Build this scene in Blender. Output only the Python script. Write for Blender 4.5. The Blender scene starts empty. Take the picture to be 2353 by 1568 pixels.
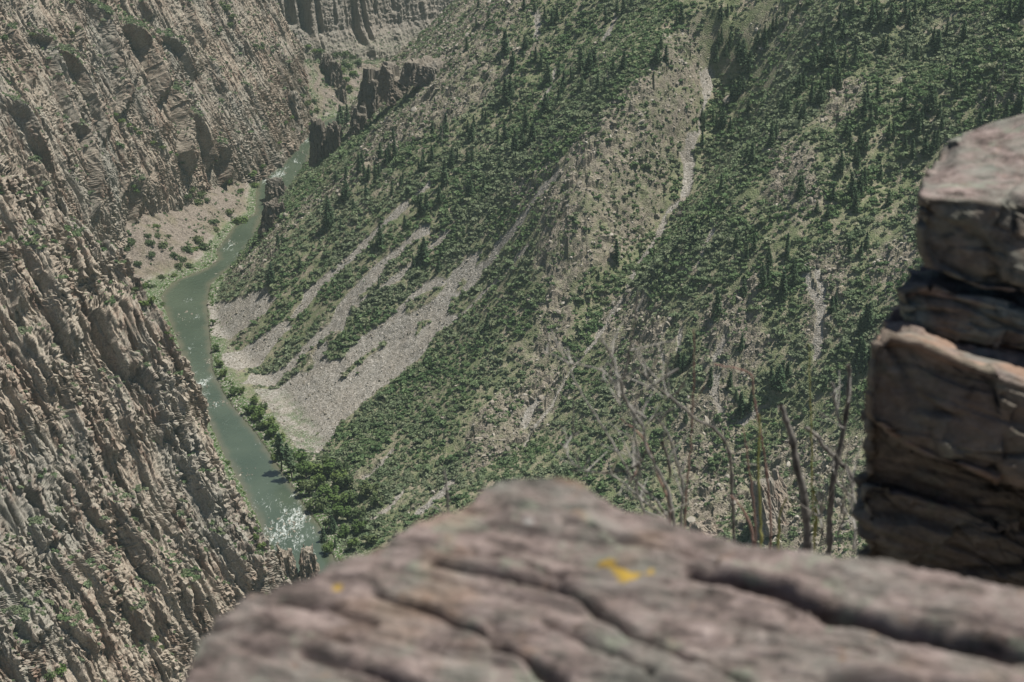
import bpy, math, random
import numpy as np
from mathutils import Vector, Matrix, Euler

SC = bpy.context.scene
COL = SC.collection
RNG = np.random.default_rng(7)
random.seed(7)
F32 = np.float32
R = math.radians

# ------------------------------------------------------------------ camera model (river level is z = 0, metres)
CAM = np.array([0.0, 0.0, 500.0])
PITCH = R(-23.0)
TANH = math.tan(R(15.0))          # half of a 30 degree horizontal field of view
PW, PH = 2353.0, 1568.0           # photo grid used for surveying
FW = np.array([0, math.cos(PITCH), math.sin(PITCH)])
UP = np.array([0, -math.sin(PITCH), math.cos(PITCH)])

def ray(px, py):
    px = np.asarray(px, float); py = np.asarray(py, float)
    a = (px - PW/2)/(PW/2)*TANH
    b = -(py - PH/2)/(PW/2)*TANH
    return np.stack([a, FW[1] + UP[1]*b, FW[2] + UP[2]*b], -1)

def at_z(px, py, z):
    d = ray(px, py)
    t = (np.asarray(z, float) - CAM[2])/d[..., 2]
    return CAM + d*t[..., None]

def at_y(px, py, y):
    d = ray(px, py)
    return CAM + d*(y/d[..., 1])[..., None]

def project(p):
    q = np.asarray(p, float) - CAM
    f = q @ FW; u = q @ UP
    f = np.maximum(f, 1e-3)
    return q[..., 0]/f/TANH*PW/2 + PW/2, -u/f/TANH*PW/2 + PH/2, f

PXR = 2*TANH/PW                    # radians per survey pixel

# ------------------------------------------------------------------ noise
def _hash(ix, iy, seed):
    with np.errstate(over='ignore'):
        h = (ix.astype(np.int64)*374761393 + iy.astype(np.int64)*668265263 + int(seed)*2147483647*3 + seed*9176) & 0xffffffff
        h = ((h ^ (h >> 13))*1274126177) & 0xffffffff
        h = ((h ^ (h >> 16))*2246822519) & 0xffffffff
        h = h ^ (h >> 15)
    return h

def perlin(x, y, seed=0):
    x = np.asarray(x, float); y = np.asarray(y, float)
    xi = np.floor(x); yi = np.floor(y)
    fx = (x - xi).astype(F32); fy = (y - yi).astype(F32)
    ix = xi.astype(np.int64); iy = yi.astype(np.int64)
    u = fx*fx*fx*(fx*(fx*6 - 15) + 10); v = fy*fy*fy*(fy*(fy*6 - 15) + 10)
    def g(dx, dy):
        a = _hash(ix + dx, iy + dy, seed).astype(F32)*F32(6.2831853/4294967296.0)
        return np.cos(a)*(fx - dx) + np.sin(a)*(fy - dy)
    n0 = g(0, 0)*(1 - u) + g(1, 0)*u
    n1 = g(0, 1)*(1 - u) + g(1, 1)*u
    return (n0*(1 - v) + n1*v)*1.5

def fbm(x, y, seed=0, octs=4, gain=0.5, ridged=False):
    s = 0; a = 1.0; tot = 0
    for o in range(octs):
        n = perlin(x*2.03**o + o*17.3, y*2.03**o - o*9.1, seed + o*31)
        if ridged: n = 1 - 2*np.abs(n)
        s = s + a*n; tot += a; a *= gain
    return s/tot

def cells(x, y, seed=0):
    """nearest feature point: (random, random2, dx, dy, f1, f2)"""
    x = np.asarray(x, float); y = np.asarray(y, float)
    xi = np.floor(x).astype(np.int64); yi = np.floor(y).astype(np.int64)
    b1 = np.full(x.shape, 9.0, F32); b2 = np.full(x.shape, 9.0, F32)
    r1 = np.zeros(x.shape, F32); r2 = np.zeros(x.shape, F32); ddx = np.zeros(x.shape, F32); ddy = np.zeros(x.shape, F32)
    for a in (-1, 0, 1):
        for b in (-1, 0, 1):
            h = _hash(xi + a, yi + b, seed)
            jx = (h & 1023).astype(F32)/1023; jy = ((h >> 10) & 1023).astype(F32)/1023
            q1 = ((h >> 20) & 4095).astype(F32)/4095
            dx = (x - (xi + a + jx)).astype(F32); dy = (y - (yi + b + jy)).astype(F32)
            d = dx*dx + dy*dy
            m = d < b1
            b2 = np.where(m, b1, np.minimum(b2, d)); b1 = np.where(m, d, b1)
            r1 = np.where(m, q1, r1); r2 = np.where(m, (jx*7.31 + jy*3.7) % 1.0, r2)
            ddx = np.where(m, dx, ddx); ddy = np.where(m, dy, ddy)
    return r1, r2, ddx, ddy, np.sqrt(b1), np.sqrt(b2)

def blocks(x, y, seed=0, tilt=0.8):
    """angular blocks: every cell has its own height and its own tilted face"""
    r1, r2, dx, dy, f1, f2 = cells(x, y, seed)
    a = r2*6.2831853
    return (r1 - .5) + tilt*(np.cos(a)*dx + np.sin(a)*dy) - .25*np.clip(.12 - (f2 - f1), 0, 1)/.12

def sstep(a, b, x):
    t = np.clip((x - a)/(b - a), 0, 1)
    return t*t*(3 - 2*t)

def smin(a, b, k):
    h = np.clip(.5 + .5*(b - a)/k, 0, 1)
    return b*(1 - h) + a*h - k*h*(1 - h)
def smax(a, b, k): return -smin(-a, -b, k)

def unit(v): return v/(np.linalg.norm(v, axis=-1, keepdims=True) + 1e-9)

class RBF:
    def __init__(self, pts, vals, reg=2.0):
        self.p = np.asarray(pts, float); v = np.asarray(vals, float)
        n = len(v)
        d = np.linalg.norm(self.p[:, None] - self.p[None], axis=-1)
        A = np.zeros((n + 1, n + 1)); A[:n, :n] = -d + reg*-np.eye(n); A[:n, n] = 1; A[n, :n] = 1
        self.w = np.linalg.solve(A, np.append(v, 0))
    def __call__(self, x, y):
        x = np.asarray(x, float)
        s = np.full(x.shape, self.w[-1])
        for (a, b), w in zip(self.p, self.w[:-1]):
            s = s - w*np.sqrt((x - a)**2 + (y - b)**2)
        return s

def inpoly(px, py, poly):
    ins = np.zeros(px.shape, bool)
    n = len(poly)
    xs = [p[0] for p in poly]; ys = [p[1] for p in poly]
    bb = (px > min(xs)) & (px < max(xs)) & (py > min(ys)) & (py < max(ys))
    ix = np.nonzero(bb)
    X = px[ix]; Y = py[ix]; r = np.zeros(X.shape, bool)
    for i in range(n):
        x1, y1 = poly[i]; x2, y2 = poly[(i + 1) % n]
        if y1 == y2: continue
        c = ((y1 > Y) != (y2 > Y)) & (X < (x2 - x1)*(Y - y1)/(y2 - y1) + x1)
        r ^= c
    ins[ix] = r
    return ins

def nearpath(px, py, path, w):
    """within w of a polyline"""
    m = np.zeros(px.shape, bool)
    for (x1, y1), (x2, y2) in zip(path[:-1], path[1:]):
        dx, dy = x2 - x1, y2 - y1
        t = np.clip(((px - x1)*dx + (py - y1)*dy)/(dx*dx + dy*dy), 0, 1)
        m |= (px - x1 - t*dx)**2 + (py - y1 - t*dy)**2 < w*w
    return m

# ------------------------------------------------------------------ mesh helpers
def mesh_np(name, verts, faces, smooth=False, attrs=None):
    """verts (n,3); faces (m,k) with constant k"""
    me = bpy.data.meshes.new(name)
    verts = np.ascontiguousarray(verts, dtype=F32); faces = np.ascontiguousarray(faces, dtype=np.int32)
    m, k = faces.shape
    me.vertices.add(len(verts)); me.vertices.foreach_set('co', verts.ravel())
    me.loops.add(m*k); me.loops.foreach_set('vertex_index', faces.ravel())
    me.polygons.add(m)
    me.polygons.foreach_set('loop_start', np.arange(0, m*k, k, dtype=np.int32))
    me.polygons.foreach_set('loop_total', np.full(m, k, np.int32))
    me.polygons.foreach_set('use_smooth', np.full(m, bool(smooth)))
    me.update(calc_edges=True)
    for an, av in (attrs or {}).items():
        at = me.attributes.new(an, 'FLOAT', 'POINT')
        at.data.foreach_set('value', np.ascontiguousarray(av, dtype=F32).ravel())
    return me

def grid_faces(nu, nv, mask=None):
    i = np.arange(nu - 1)[:, None]*nv + np.arange(nv - 1)[None]
    f = np.stack([i, i + nv, i + nv + 1, i + 1], -1).reshape(-1, 4)
    if mask is not None: f = f[mask.reshape(-1)]
    return f

def link(name, me, mat=None, parent=None):
    o = bpy.data.objects.new(name, me); COL.objects.link(o)
    if mat is not None and me is not None:
        if len(me.materials) == 0: me.materials.append(mat)
    if parent is not None: o.parent = parent
    return o

def tag(o, label=None, cat=None, group=None, kind=None):
    if label: o['label'] = label
    if cat: o['category'] = cat
    if group: o['group'] = group
    if kind: o['kind'] = kind
    return o

def empty(name, loc, rz=0, s=1):
    o = bpy.data.objects.new(name, None); COL.objects.link(o)
    o.location = loc; o.rotation_euler = (0, 0, rz); o.scale = (s, s, s) if not hasattr(s, '__len__') else s
    o.empty_display_size = .5
    return o

# ------------------------------------------------------------------ material helper
class NT:
    def __init__(self, name):
        self.m = bpy.data.materials.new(name); self.m.use_nodes = True
        self.t = self.m.node_tree; self.t.nodes.clear()
        self.out = self.t.nodes.new('ShaderNodeOutputMaterial')
        self.b = self.t.nodes.new('ShaderNodeBsdfPrincipled')
        self.t.links.new(self.b.outputs[0], self.out.inputs[0])
        self.b.inputs['Roughness'].default_value = .9
        self.b.inputs['Specular IOR Level'].default_value = .2
        self._pos = None
    def n(self, ty, **kw):
        nd = self.t.nodes.new(ty)
        for k, v in kw.items(): setattr(nd, k, v)
        return nd
    def l(self, a, b): self.t.links.new(a, b)
    def setin(self, sock, v):
        if hasattr(v, 'is_output') or isinstance(v, bpy.types.NodeSocket): self.l(v, sock)
        else: sock.default_value = v
    def pos(self, scale=(1, 1, 1), rot=(0, 0, 0), obj=False):
        if obj:
            p = self.n('ShaderNodeTexCoord').outputs['Object']
        else:
            p = self.n('ShaderNodeNewGeometry').outputs['Position']
        mp = self.n('ShaderNodeMapping'); self.l(p, mp.inputs[0])
        mp.inputs['Scale'].default_value = scale; mp.inputs['Rotation'].default_value = rot
        return mp.outputs[0]
    def noise(self, vec, scale=1.0, detail=4, rough=.55, dist=0.0):
        nd = self.n('ShaderNodeTexNoise')
        self.l(vec, nd.inputs['Vector']); nd.inputs['Scale'].default_value = scale
        nd.inputs['Detail'].default_value = detail; nd.inputs['Roughness'].default_value = rough
        nd.inputs['Distortion'].default_value = dist
        return nd.outputs['Fac']
    def voro(self, vec, scale=1.0, feature='F1', rnd=1.0):
        nd = self.n('ShaderNodeTexVoronoi', feature=feature)
        self.l(vec, nd.inputs['Vector']); nd.inputs['Scale'].default_value = scale
        nd.inputs['Randomness'].default_value = rnd
        return nd
    def ramp(self, fac, stops, interp='LINEAR'):
        nd = self.n('ShaderNodeValToRGB'); cr = nd.color_ramp; cr.interpolation = interp
        while len(cr.elements) < len(stops): cr.elements.new(.5)
        for e, (p, c) in zip(cr.elements, stops):
            e.position = p
            e.color = (c, c, c, 1) if not hasattr(c, '__len__') else (*c[:3], 1)
        self.setin(nd.inputs[0], fac)
        return nd.outputs[0]
    def mix(self, fac, a, b, blend='MIX'):
        nd = self.n('ShaderNodeMix', data_type='RGBA', blend_type=blend)
        self.setin(nd.inputs[0], fac)
        for s, v in ((nd.inputs[6], a), (nd.inputs[7], b)):
            if isinstance(v, bpy.types.NodeSocket): self.l(v, s)
            else: s.default_value = (*v[:3], 1)
        return nd.outputs[2]
    def math(self, op, a, b=0.0, clamp=False):
        nd = self.n('ShaderNodeMath', operation=op, use_clamp=clamp)
        self.setin(nd.inputs[0], a); self.setin(nd.inputs[1], b)
        return nd.outputs[0]
    def attr(self, name): return self.n('ShaderNodeAttribute', attribute_name=name).outputs['Fac']
    def nz(self):
        g = self.n('ShaderNodeNewGeometry'); s = self.n('ShaderNodeSeparateXYZ')
        self.l(g.outputs['True Normal'], s.inputs[0]); return s.outputs[2]
    def bump(self, h, strength=.5, dist=.1, prev=None):
        nd = self.n('ShaderNodeBump'); nd.inputs['Strength'].default_value = strength
        nd.inputs['Distance'].default_value = dist
        self.l(h, nd.inputs['Height'])
        if prev is not None: self.l(prev, nd.inputs['Normal'])
        return nd.outputs[0]
    def color(self, c): self.setin(self.b.inputs['Base Color'], c if isinstance(c, bpy.types.NodeSocket) else (*c, 1))
    def normal(self, n): self.l(n, self.b.inputs['Normal'])
# ------------------------------------------------------------------ river banks, surveyed from the photo at river level
LB = [(628,1330),(622,1280),(600,1205),(560,1120),(515,1040),(478,960),(452,890),(432,850),(412,790),(385,720),(371,682),(398,650),
      (440,632),(478,617),(503,596),(500,575),(540,520),(588,492),(590,440),(598,412),(640,385),(672,352),(690,318),(722,286)]
RB = [(770,1290),(737,1216),(680,1135),(640,1075),(590,1000),(535,935),(512,902),(487,850),(483,800),(474,700),(482,655),(500,638),(546,600),
      (585,548),(597,505),(640,455),(672,425),(700,392),(716,345),(730,320),(745,290)]
LBw = at_z([p[0] for p in LB], [p[1] for p in LB], np.zeros(len(LB)))
RBw = at_z([p[0] for p in RB], [p[1] for p in RB], np.zeros(len(RB)))
LBw = np.vstack([[-60, 700, 0], LBw, [-120, 1770, 0], [-20, 1860, 0], [120, 1900, 0]])
RBw = np.vstack([[-10, 700, 0], RBw, [-100, 1725, 0], [0, 1800, 0], [140, 1840, 0]])
def xL(y): return np.interp(y, LBw[:, 1], LBw[:, 0])
def xR(y): return np.interp(y, RBw[:, 1], RBw[:, 0])

# ------------------------------------------------------------------ right hillside: a height field
A1 = R(30.0); S1 = .82
def plane1(x, y): return 12 + S1*((x + 214)*math.cos(A1) + (y - 1243)*math.sin(A1))
def plane2(x, y): return 4 + .92*(x - np.interp(y, [1300, 1400, 1500, 1626, 1800], [-205, -192, -184, -176, -120]))
def plane4(x, y): return 40 + 2.6*((x + 146)*.96 - (y - 1542)*.27)
def base_right(x, y):
    p0 = 1.5 + .46*((x + 112)*math.cos(R(17)) + (y - 1000)*math.sin(R(17)))
    z = smax(plane1(x, y), p0, 16)
    z = smin(z, plane2(x, y), 22)
    z = np.where(y > 1380, smin(z, plane4(x, y), 6), z)
    return z
OFF = [(1640,40,6),(1560,130,14),(1480,200,20),(1400,290,22),(1350,370,22),(1330,450,20),(1330,520,15),(1310,600,8),(1275,700,3),
       (1645,170,-16),(1610,290,-20),(1585,390,-22),(1535,510,-20),(1465,600,-16),(1400,720,-12),(1340,860,-8),(1250,1000,-6),
       (1950,130,4),(1800,280,8),(1660,430,8),(1560,560,5),(1900,30,6),
       (2000,260,8),(1900,400,12),(1760,600,12),(1650,740,8),(1560,900,6),
       (2150,150,-4),(2050,420,-4),(1960,640,2),(1880,820,0),(1800,1000,-8),(1700,1150,-8),
       (2280,120,2),(2250,350,4),(2100,760,6),(1980,980,4),(1900,1150,6),
       (700,900,0),(900,650,0),(1100,500,0),(1200,250,0),(1000,420,2),(1050,150,8),(1150,60,6),(760,470,2),
       (860,860,-3),(1000,760,-3),(1130,620,-3),(1000,900,2),(1150,760,4),(1100,1000,4),(900,1050,0),(1300,100,-2),(1450,20,0),
       (960,80,6),(880,260,4)]
def _ray_plane1(px, py, off):
    d = ray(px, py)
    # 500 + dz t = 12 + off + S1((dx t + 214)c + (dy t - 1243)s)
    c, s = math.cos(A1), math.sin(A1)
    k = S1*(d[..., 0]*c + d[..., 1]*s)
    t = (500 - 12 - off - S1*(214*c - 1243*s))/(k - d[..., 2])
    return CAM + d*t[..., None]
_o = np.array(OFF, float)
_op = _ray_plane1(_o[:, 0], _o[:, 1], 1.5*_o[:, 2])
off_rbf = RBF(_op[:, :2], 1.5*_o[:, 2], reg=2.0)

DX = .85
gx = np.arange(-232, 430, DX); gy = np.arange(640, 1830, DX)
GX, GY = np.meshgrid(gx, gy, indexing='ij')
off_c = off_rbf(*np.meshgrid(gx[::12], gy[::12], indexing='ij'))
def bil(gxs, gys, Z, x, y):
    fx = np.clip((x - gxs[0])/(gxs[1] - gxs[0]), 0, len(gxs) - 1.001); fy = np.clip((y - gys[0])/(gys[1] - gys[0]), 0, len(gys) - 1.001)
    i = fx.astype(int); j = fy.astype(int); fx = fx - i; fy = fy - j
    return Z[i, j]*(1 - fx)*(1 - fy) + Z[i + 1, j]*fx*(1 - fy) + Z[i, j + 1]*(1 - fx)*fy + Z[i + 1, j + 1]*fx*fy
OFFG = bil(gx[::12], gy[::12], off_c, GX, GY)
OFFG = OFFG*sstep(0, 45, base_right(GX, GY))
ZB = base_right(GX, GY) + OFFG
del OFFG
# coordinates along (fall) and across the slope for stretched noise
cA, sA = math.cos(A1 + R(4)), math.sin(A1 + R(4))
FALL = GX*cA + GY*sA; ACR = -GX*sA + GY*cA
ZB = ZB + sstep(5, 40, ZB)*(7*fbm(FALL/150, ACR/55, 11, 3) + 3.2*fbm(FALL/70, ACR/18, 12, 3))
# far end of the spur breaks into crags above the river
PXg, PYg, _ = project(np.stack([GX, GY, ZB], -1))
jit = 6*fbm(GX/16, GY/16, 41, 3); jit2 = 6*fbm(GX/16, GY/16, 42, 3)
JX, JY = PXg + jit*1.6, PYg + jit2*1.6

def Z1(*pts): return [(459.6 + .3664*x, 344.7 + .3664*y) for x, y in pts]
def Z2(*pts): return [(1206.3 + .3664*x, 631.9 + .3664*y) for x, y in pts]
SCREE_POLYS = [
 Z1((50,1020),(120,960),(250,920),(400,860),(480,930),(420,1010),(300,1110),(170,1190),(70,1200),(65,1110)),
 Z1((140,1330),(330,1200),(560,1050),(640,960),(660,880),(800,770),(930,660),(1060,530),(1180,420),(1300,300),(1310,340),(1240,420),(1150,480),(1100,560),(1010,640),(880,760),(760,860),(700,930),(640,1020),(560,1120),(480,1220),(390,1330),(250,1460),(140,1440)),
 Z1((1340,290),(1400,220),(1470,170),(1450,225),(1350,305)),
 Z1((860,970),(960,880),(1060,760),(1160,680),(1260,590),(1340,510),(1440,420),(1430,530),(1340,590),(1260,660),(1150,760),(1060,850),(980,950),(920,1060),(900,1140),(780,1170),(640,1300),(590,1390),(400,1510),(260,1560),(330,1440),(560,1330),(720,1160),(830,1040)),
 Z1((1060,900),(1180,800),(1340,690),(1320,740),(1220,830),(1110,890),(980,990),(960,960)),
 Z1((1420,620),(1520,520),(1600,450),(1545,545),(1450,640)),
 Z1((350,1568),(620,1400),(740,1230),(790,1200),(800,1330),(900,1280),(1000,1180),(1150,1080),(1280,960),(1360,880),(1500,790),(1540,800),(1650,690),(1740,620),(1770,640),(1720,720),(1800,690),(1880,560),(1960,480),(2060,340),(2160,210),(2230,120),(2290,120),(2230,210),(2110,310),(2030,440),(1960,540),(1890,600),(1840,690),(1770,770),(1740,860),(1900,780),(2000,640),(2080,560),(2030,650),(1900,790),(1760,930),(1640,1040),(1500,1140),(1400,1290),(1280,1380),(1180,1470),(1030,1568),(860,1740),(780,1900),(700,1920),(610,1920),(520,1790),(400,1660)),
 [(1605,163),(1647,163),(1641,200),(1622,222),(1612,202)],
 [(1580,318),(1600,318),(1591,400),(1577,452),(1560,442),(1570,380),(1560,345),(1574,342)],
 [(1536,478),(1532,532),(1500,562),(1514,520)],
]
SCREE_NEG = [
 Z1((1280,1020),(1300,960),(1400,900),(1540,830),(1480,920),(1400,980),(1310,1030)),
 Z1((1600,880),(1640,800),(1670,830),(1620,890)),
 Z1((1550,1010),(1580,930),(1720,870),(1860,780),(1740,930),(1650,1010),(1570,1030)),
 Z1((880,1420),(960,1340),(1150,1200),(1180,1200),(1000,1340),(890,1432)),
 Z1((1340,1160),(1390,1080),(1450,1060),(1360,1162)),
 Z1((620,1390),(640,1310),(700,1290),(720,1330),(680,1390)),
 Z1((560,1080),(640,1010),(720,960),(660,1030),(570,1100)),
 Z1((440,1490),(520,1420),(600,1360),(590,1400),(480,1500)),
]
SCREE_PATHS = [([(1622,215),(1612,260),(1598,320)], 4), ([(1577,445),(1555,470),(1536,485)], 6), ([(1500,560),(1470,600),(1440,655)], 4), ([(1588,310),(1584,400),(1568,450)], 11), ([(1626,165),(1622,215)], 10),(Z2((610,140),(540,260),(460,370),(430,430)), 5.5), (Z2((430,430),(330,540),(240,690),(180,800),(60,940),(0,1060)), 3.2),
 (Z2((1760,0),(1800,120),(1850,260),(1840,400),(1820,500)), 9), (Z2((1850,0),(1860,120),(1830,230)), 6), (Z2((1260,380),(1220,480),(1190,540)), 8),
 (Z2((980,340),(960,470)), 5), (Z2((860,440),(855,540)), 3.5), (Z2((395,250),(390,350)), 5), (Z2((0,940),(60,820),(110,770)), 9),
 (Z2((1440,850),(1350,930)), 8), (Z2((1200,640),(1180,760),(1230,880)), 8), ([(1275,160),(1265,205),(1245,235)], 4), ([(1420,30),(1390,90)], 5), ([(1235,25),(1230,90)], 6),
 ([(830,1105),(870,1070),(905,1035)], 4), ([(845,1195),(890,1170),(925,1130)], 4), ([(960,1180),(1010,1140),(1040,1110)], 7), ([(1640,530),(1600,610)], 4), ([(1880,620),(1890,700),(1870,790)], 9)]
scree = np.zeros(GX.shape, bool)
for p in SCREE_POLYS: scree |= inpoly(JX, JY, p)
for p, w in SCREE_PATHS: scree |= nearpath(JX, JY, p, w)
for p in SCREE_NEG: scree &= ~inpoly(PXg + jit, PYg + jit2, p)
ROCK_POLYS = [
 [(1560,40),(1640,60),(1640,160),(1590,300),(1510,500),(1440,600),(1330,640),(1300,520),(1140,440),(1290,365),(1400,250),(1480,170)],
 [(1000,150),(1150,60),(1210,110),(1140,215),(1060,270),(900,360),(800,390),(830,330),(950,220)],
 [(1000,-30),(1230,-30),(1240,30),(1100,110),(960,210),(850,280),(780,330),(800,240),(880,130),(950,60)],
 [(600,560),(720,450),(900,330),(890,380),(700,500),(590,640),(490,660),(520,630)],
 [(1240,500),(1310,480),(1340,640),(1300,800),(1230,840),(1250,700)],
 [(1100,940),(1290,820),(1330,900),(1200,1040),(1060,1100),(1080,1000)],
 [(1850,560),(1960,560),(1940,700),(1900,820),(1850,800)],
 [(1600,720),(1740,640),(1760,760),(1680,960),(1620,980),(1610,840)],
 [(1750,300),(1860,320),(1900,480),(1830,540),(1760,420)],
 [(1900,180),(2000,180),(1960,260),(1890,300)],
 [(1560,900),(1700,940),(1750,1100),(1690,1250),(1560,1150),(1540,1000)],
 [(1750,1010),(1990,1000),(1990,1300),(1740,1280)],
 [(2030,540),(2120,560),(2060,660),(1990,640)],
 [(2230,180),(2330,200),(2330,260),(2240,260)],
 [(1380,700),(1480,640),(1560,800),(1480,960),(1380,900)],
]
rock = np.zeros(GX.shape, F32)
for p in ROCK_POLYS: rock = np.maximum(rock, inpoly(PXg + jit*4, PYg + jit2*4, p).astype(F32))
def blur(a, n):
    for _ in range(n):
        a = (a + np.roll(a, 1, 0) + np.roll(a, -1, 0) + np.roll(a, 1, 1) + np.roll(a, -1, 1))/5
    return a
rock = blur(rock, 26)
streak = fbm(FALL/55, ACR/7, 21, 3)
patch = fbm(GX/34, GY/34, 22, 3)
rock = np.clip(sstep(.1, .95, rock*.85 + .45*patch + .35*streak) + .45*sstep(.15, .5, patch + .4*streak), 0, 1)
rock = np.where(scree, 0, rock)
above = sstep(2, 10, ZB)
rgh = rock*above
# relief: outcrop blocks and ledges where it is rocky, cobbles where it is scree, soft soil elsewhere
sx = FALL/4.6 + .5*fbm(GX/9, GY/9, 31, 2); sy = ACR/3.4
ZB = ZB + above*(.9*fbm(GX/11, GY/11, 32, 3) + .25*fbm(GX/3, GY/3, 33, 2))
ZB = ZB + rgh*(2.6*blocks(FALL/9, ACR/6.5, 34, 1.0) + 1.0*blocks(sx, sy, 35, 1.0) + .35*blocks(FALL/2.3, ACR/1.9, 36, 1.0) + 1.6*np.maximum(fbm(FALL/14, ACR/9, 37, 3, ridged=True), 0))
ZB = ZB - scree*.6 + scree*above*(.55*fbm(FALL/30, ACR/6, 38, 3) + .38*blocks(GX/1.9, GY/1.9, 39, .5))
# cliffs near the river: stepped crags
crag = sstep(1390, 1430, GY)*sstep(60, 10, ZB)
ZB = ZB + crag*(2.2*blocks(GX/7, GY/7, 43, .9) + blocks(GX/3, GY/3, 44, .9))
# bench and river channel
dR = GX - xR(GY)
bench = .9 + .035*np.clip(dR, 0, 90) + .35*fbm(GX/6, GY/6, 45, 3)
ZB = smax(ZB, bench, 2.0)
chan = sstep(-2.5, 1.5, dR + 1.2*fbm(GX/5, GY/5, 46, 3))
ZR = ZB*chan - 2.5*(1 - chan)
del PXg, PYg, JX, JY, jit, jit2
V = np.stack([GX, GY, ZR], -1)
keep = (dR > -9)
km = keep[:-1, :-1] & keep[1:, 1:]
grn = np.clip((1 - scree)*sstep(4.5, 1.0, ZR)*sstep(22, 4, dR) + .7*sstep(6, 2.5, ZR)*sstep(1120, 1050, GY)*sstep(-.3, .2, fbm(GX/9, GY/9, 47, 3)), 0, 1)
wetd = sstep(.9, .15, ZR)
me_right = mesh_np('hillside', V.reshape(-1, 3), grid_faces(len(gx), len(gy), km),
                   attrs={'scree': scree.astype(F32), 'rock': rock, 'green': grn, 'wet': wetd})
GRAD = np.hypot(*np.gradient(ZR, DX))

# ------------------------------------------------------------------ left bank: talus fans and benches
lx = np.arange(-345, -30, .95); ly = np.arange(780, 1880, .95)
LX, LY = np.meshgrid(lx, ly, indexing='ij')
dL = xL(LY) - LX
ZL = np.where(dL > 0, .8 + .06*np.clip(dL, 0, 9) + (.62 + .16*fbm(LX/45, LY/38, 60, 2))*np.clip(dL - np.interp(LY, [1000, 1200, 1290, 1340, 1400, 1700], [6, 16, 16, 10, 6, 4]), 0, None), 0)
ZL = ZL + sstep(1, 6, ZL)*(2.5*fbm(LX/26, LY/26, 51, 3) + .45*blocks(LX/2.1, LY/2.1, 52, .8) + .8*blocks(LX/6, LY/6, 59, .8)) + .35*fbm(LX/5, LY/5, 53, 3)
ZL = np.minimum(ZL, np.interp(LY, [980, 1120, 1200, 1600, 1690, 1740, 1800, 1880], [2.5, 3.5, 200, 90, 52, 42, 27, 9]) + 4*fbm(LX/12, LY/12, 56, 4))
chan = sstep(-2, 1.5, dL + 1.5*fbm(LX/5, LY/5, 54, 3))
ZL = ZL*chan - 2.5*(1 - chan)
keep = dL > -9; km = keep[:-1, :-1] & keep[1:, 1:]
_g = sstep(.15, .5, fbm(LX/24, LY/24, 55, 3))
grnL = np.clip(sstep(2.6, .9, ZL) + .3*_g*sstep(14, 3, ZL) + .6*(LY > 1690)*sstep(-.1, .3, fbm(LX/10, LY/10, 57, 3)), 0, 1)
me_left = mesh_np('river_bank', np.stack([LX, LY, ZL], -1).reshape(-1, 3), grid_faces(len(lx), len(ly), km),
                  attrs={'scree': np.clip(.9*sstep(-.35, .1, fbm(LX/17, LY/17, 58, 3)) - .7*_g - grnL, 0, 1), 'rock': np.zeros(LX.shape), 'green': grnL, 'wet': sstep(.9, .15, ZL), 'brown': sstep(1, 5, ZL)})

# ------------------------------------------------------------------ canyon walls: sheets laid on steep planes, pushed in and out
class Wall:
    def __init__(self, P0, az, slope):
        self.P0 = np.array(P0, float)
        d = np.array([math.cos(R(az)), math.sin(R(az)), 0]); c, s = math.cos(R(slope)), math.sin(R(slope))
        self.S = np.array([-d[1], d[0], 0]) if d[0] > 0 else np.array([d[1], -d[0], 0])
        self.T = -d*c + np.array([0, 0, s]); self.N = d*s + np.array([0, 0, c])
    def st(self, px, py, h=0):
        d = ray(px, py)
        t = ((self.P0 - CAM) @ self.N + h)/(d @ self.N)
        q = CAM + d*t[..., None] - self.P0
        return q @ self.S, q @ self.T
    def pt(self, s, t, h):
        return self.P0 + s[..., None]*self.S + t[..., None]*self.T + h[..., None]*self.N

def saw(u, r=.13):
    f = u - np.floor(u)
    return np.where(f < r, f/r, 1 - (f - r)/(1 - r))

def finfield(s, t, P, L, seed, r=.13):
    """ribs along the fall line whose steep flank faces the near side; each rib has its own height and comes and goes"""
    u = s/P + .55*fbm(s/(P*2.2), t/(L*1.6), seed, 2) + .18*fbm(s/P*1.3, t/L*2.5, seed + 3, 2)
    k = np.floor(u)
    rnd = _hash(k.astype(np.int64), np.zeros_like(k, dtype=np.int64), seed + 9).astype(F32)/4294967296.0
    env = sstep(-.28, .35, perlin(k*7.7 + .5, t/L + rnd*20, seed + 5))
    return saw(u, r)*env*(.35 + .9*rnd)

def fins_explicit(W, s, t, fins):
    h = np.zeros(s.shape, F32)
    for (pts, H, w) in fins:
        p = np.array(pts, float)
        fs, ft = W.st(p[:, 0], p[:, 1], 0)
        o = np.argsort(ft); fs, ft = fs[o], ft[o]
        c = np.interp(t, ft, fs) + 1.6*perlin(t/9, t*0 + ft[0], 77) + .8*perlin(t/3, t*0 + ft[0], 78)
        env = sstep(ft[0] - 3, ft[0] + .22*(ft[-1] - ft[0]) + 2, t)*sstep(ft[-1] + 4, ft[-1] - .18*(ft[-1] - ft[0]), t)
        d = s - c
        prof = np.where(d < 0, np.clip(1 + d/(.11*w), 0, 1), np.clip(1 - d/w, 0, 1))
        h = np.maximum(h, H*env*prof)
    return h
# ------------------------------------------------------------------ near wall
def grooves(s, t, P, L, seed, sharp=.22):
    """open joints running down the wall"""
    n = np.abs(perlin(s/P + .5*perlin(s/(P*3), t/L, seed + 3), t/L, seed) + .35*perlin(s/(P*.6), t/(L*.5), seed + 1))
    gate = sstep(-.15, .3, perlin(s/(P*4), t/(L*.8), seed + 2))
    return -np.clip(1 - n/sharp, 0, 1)*gate

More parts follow.
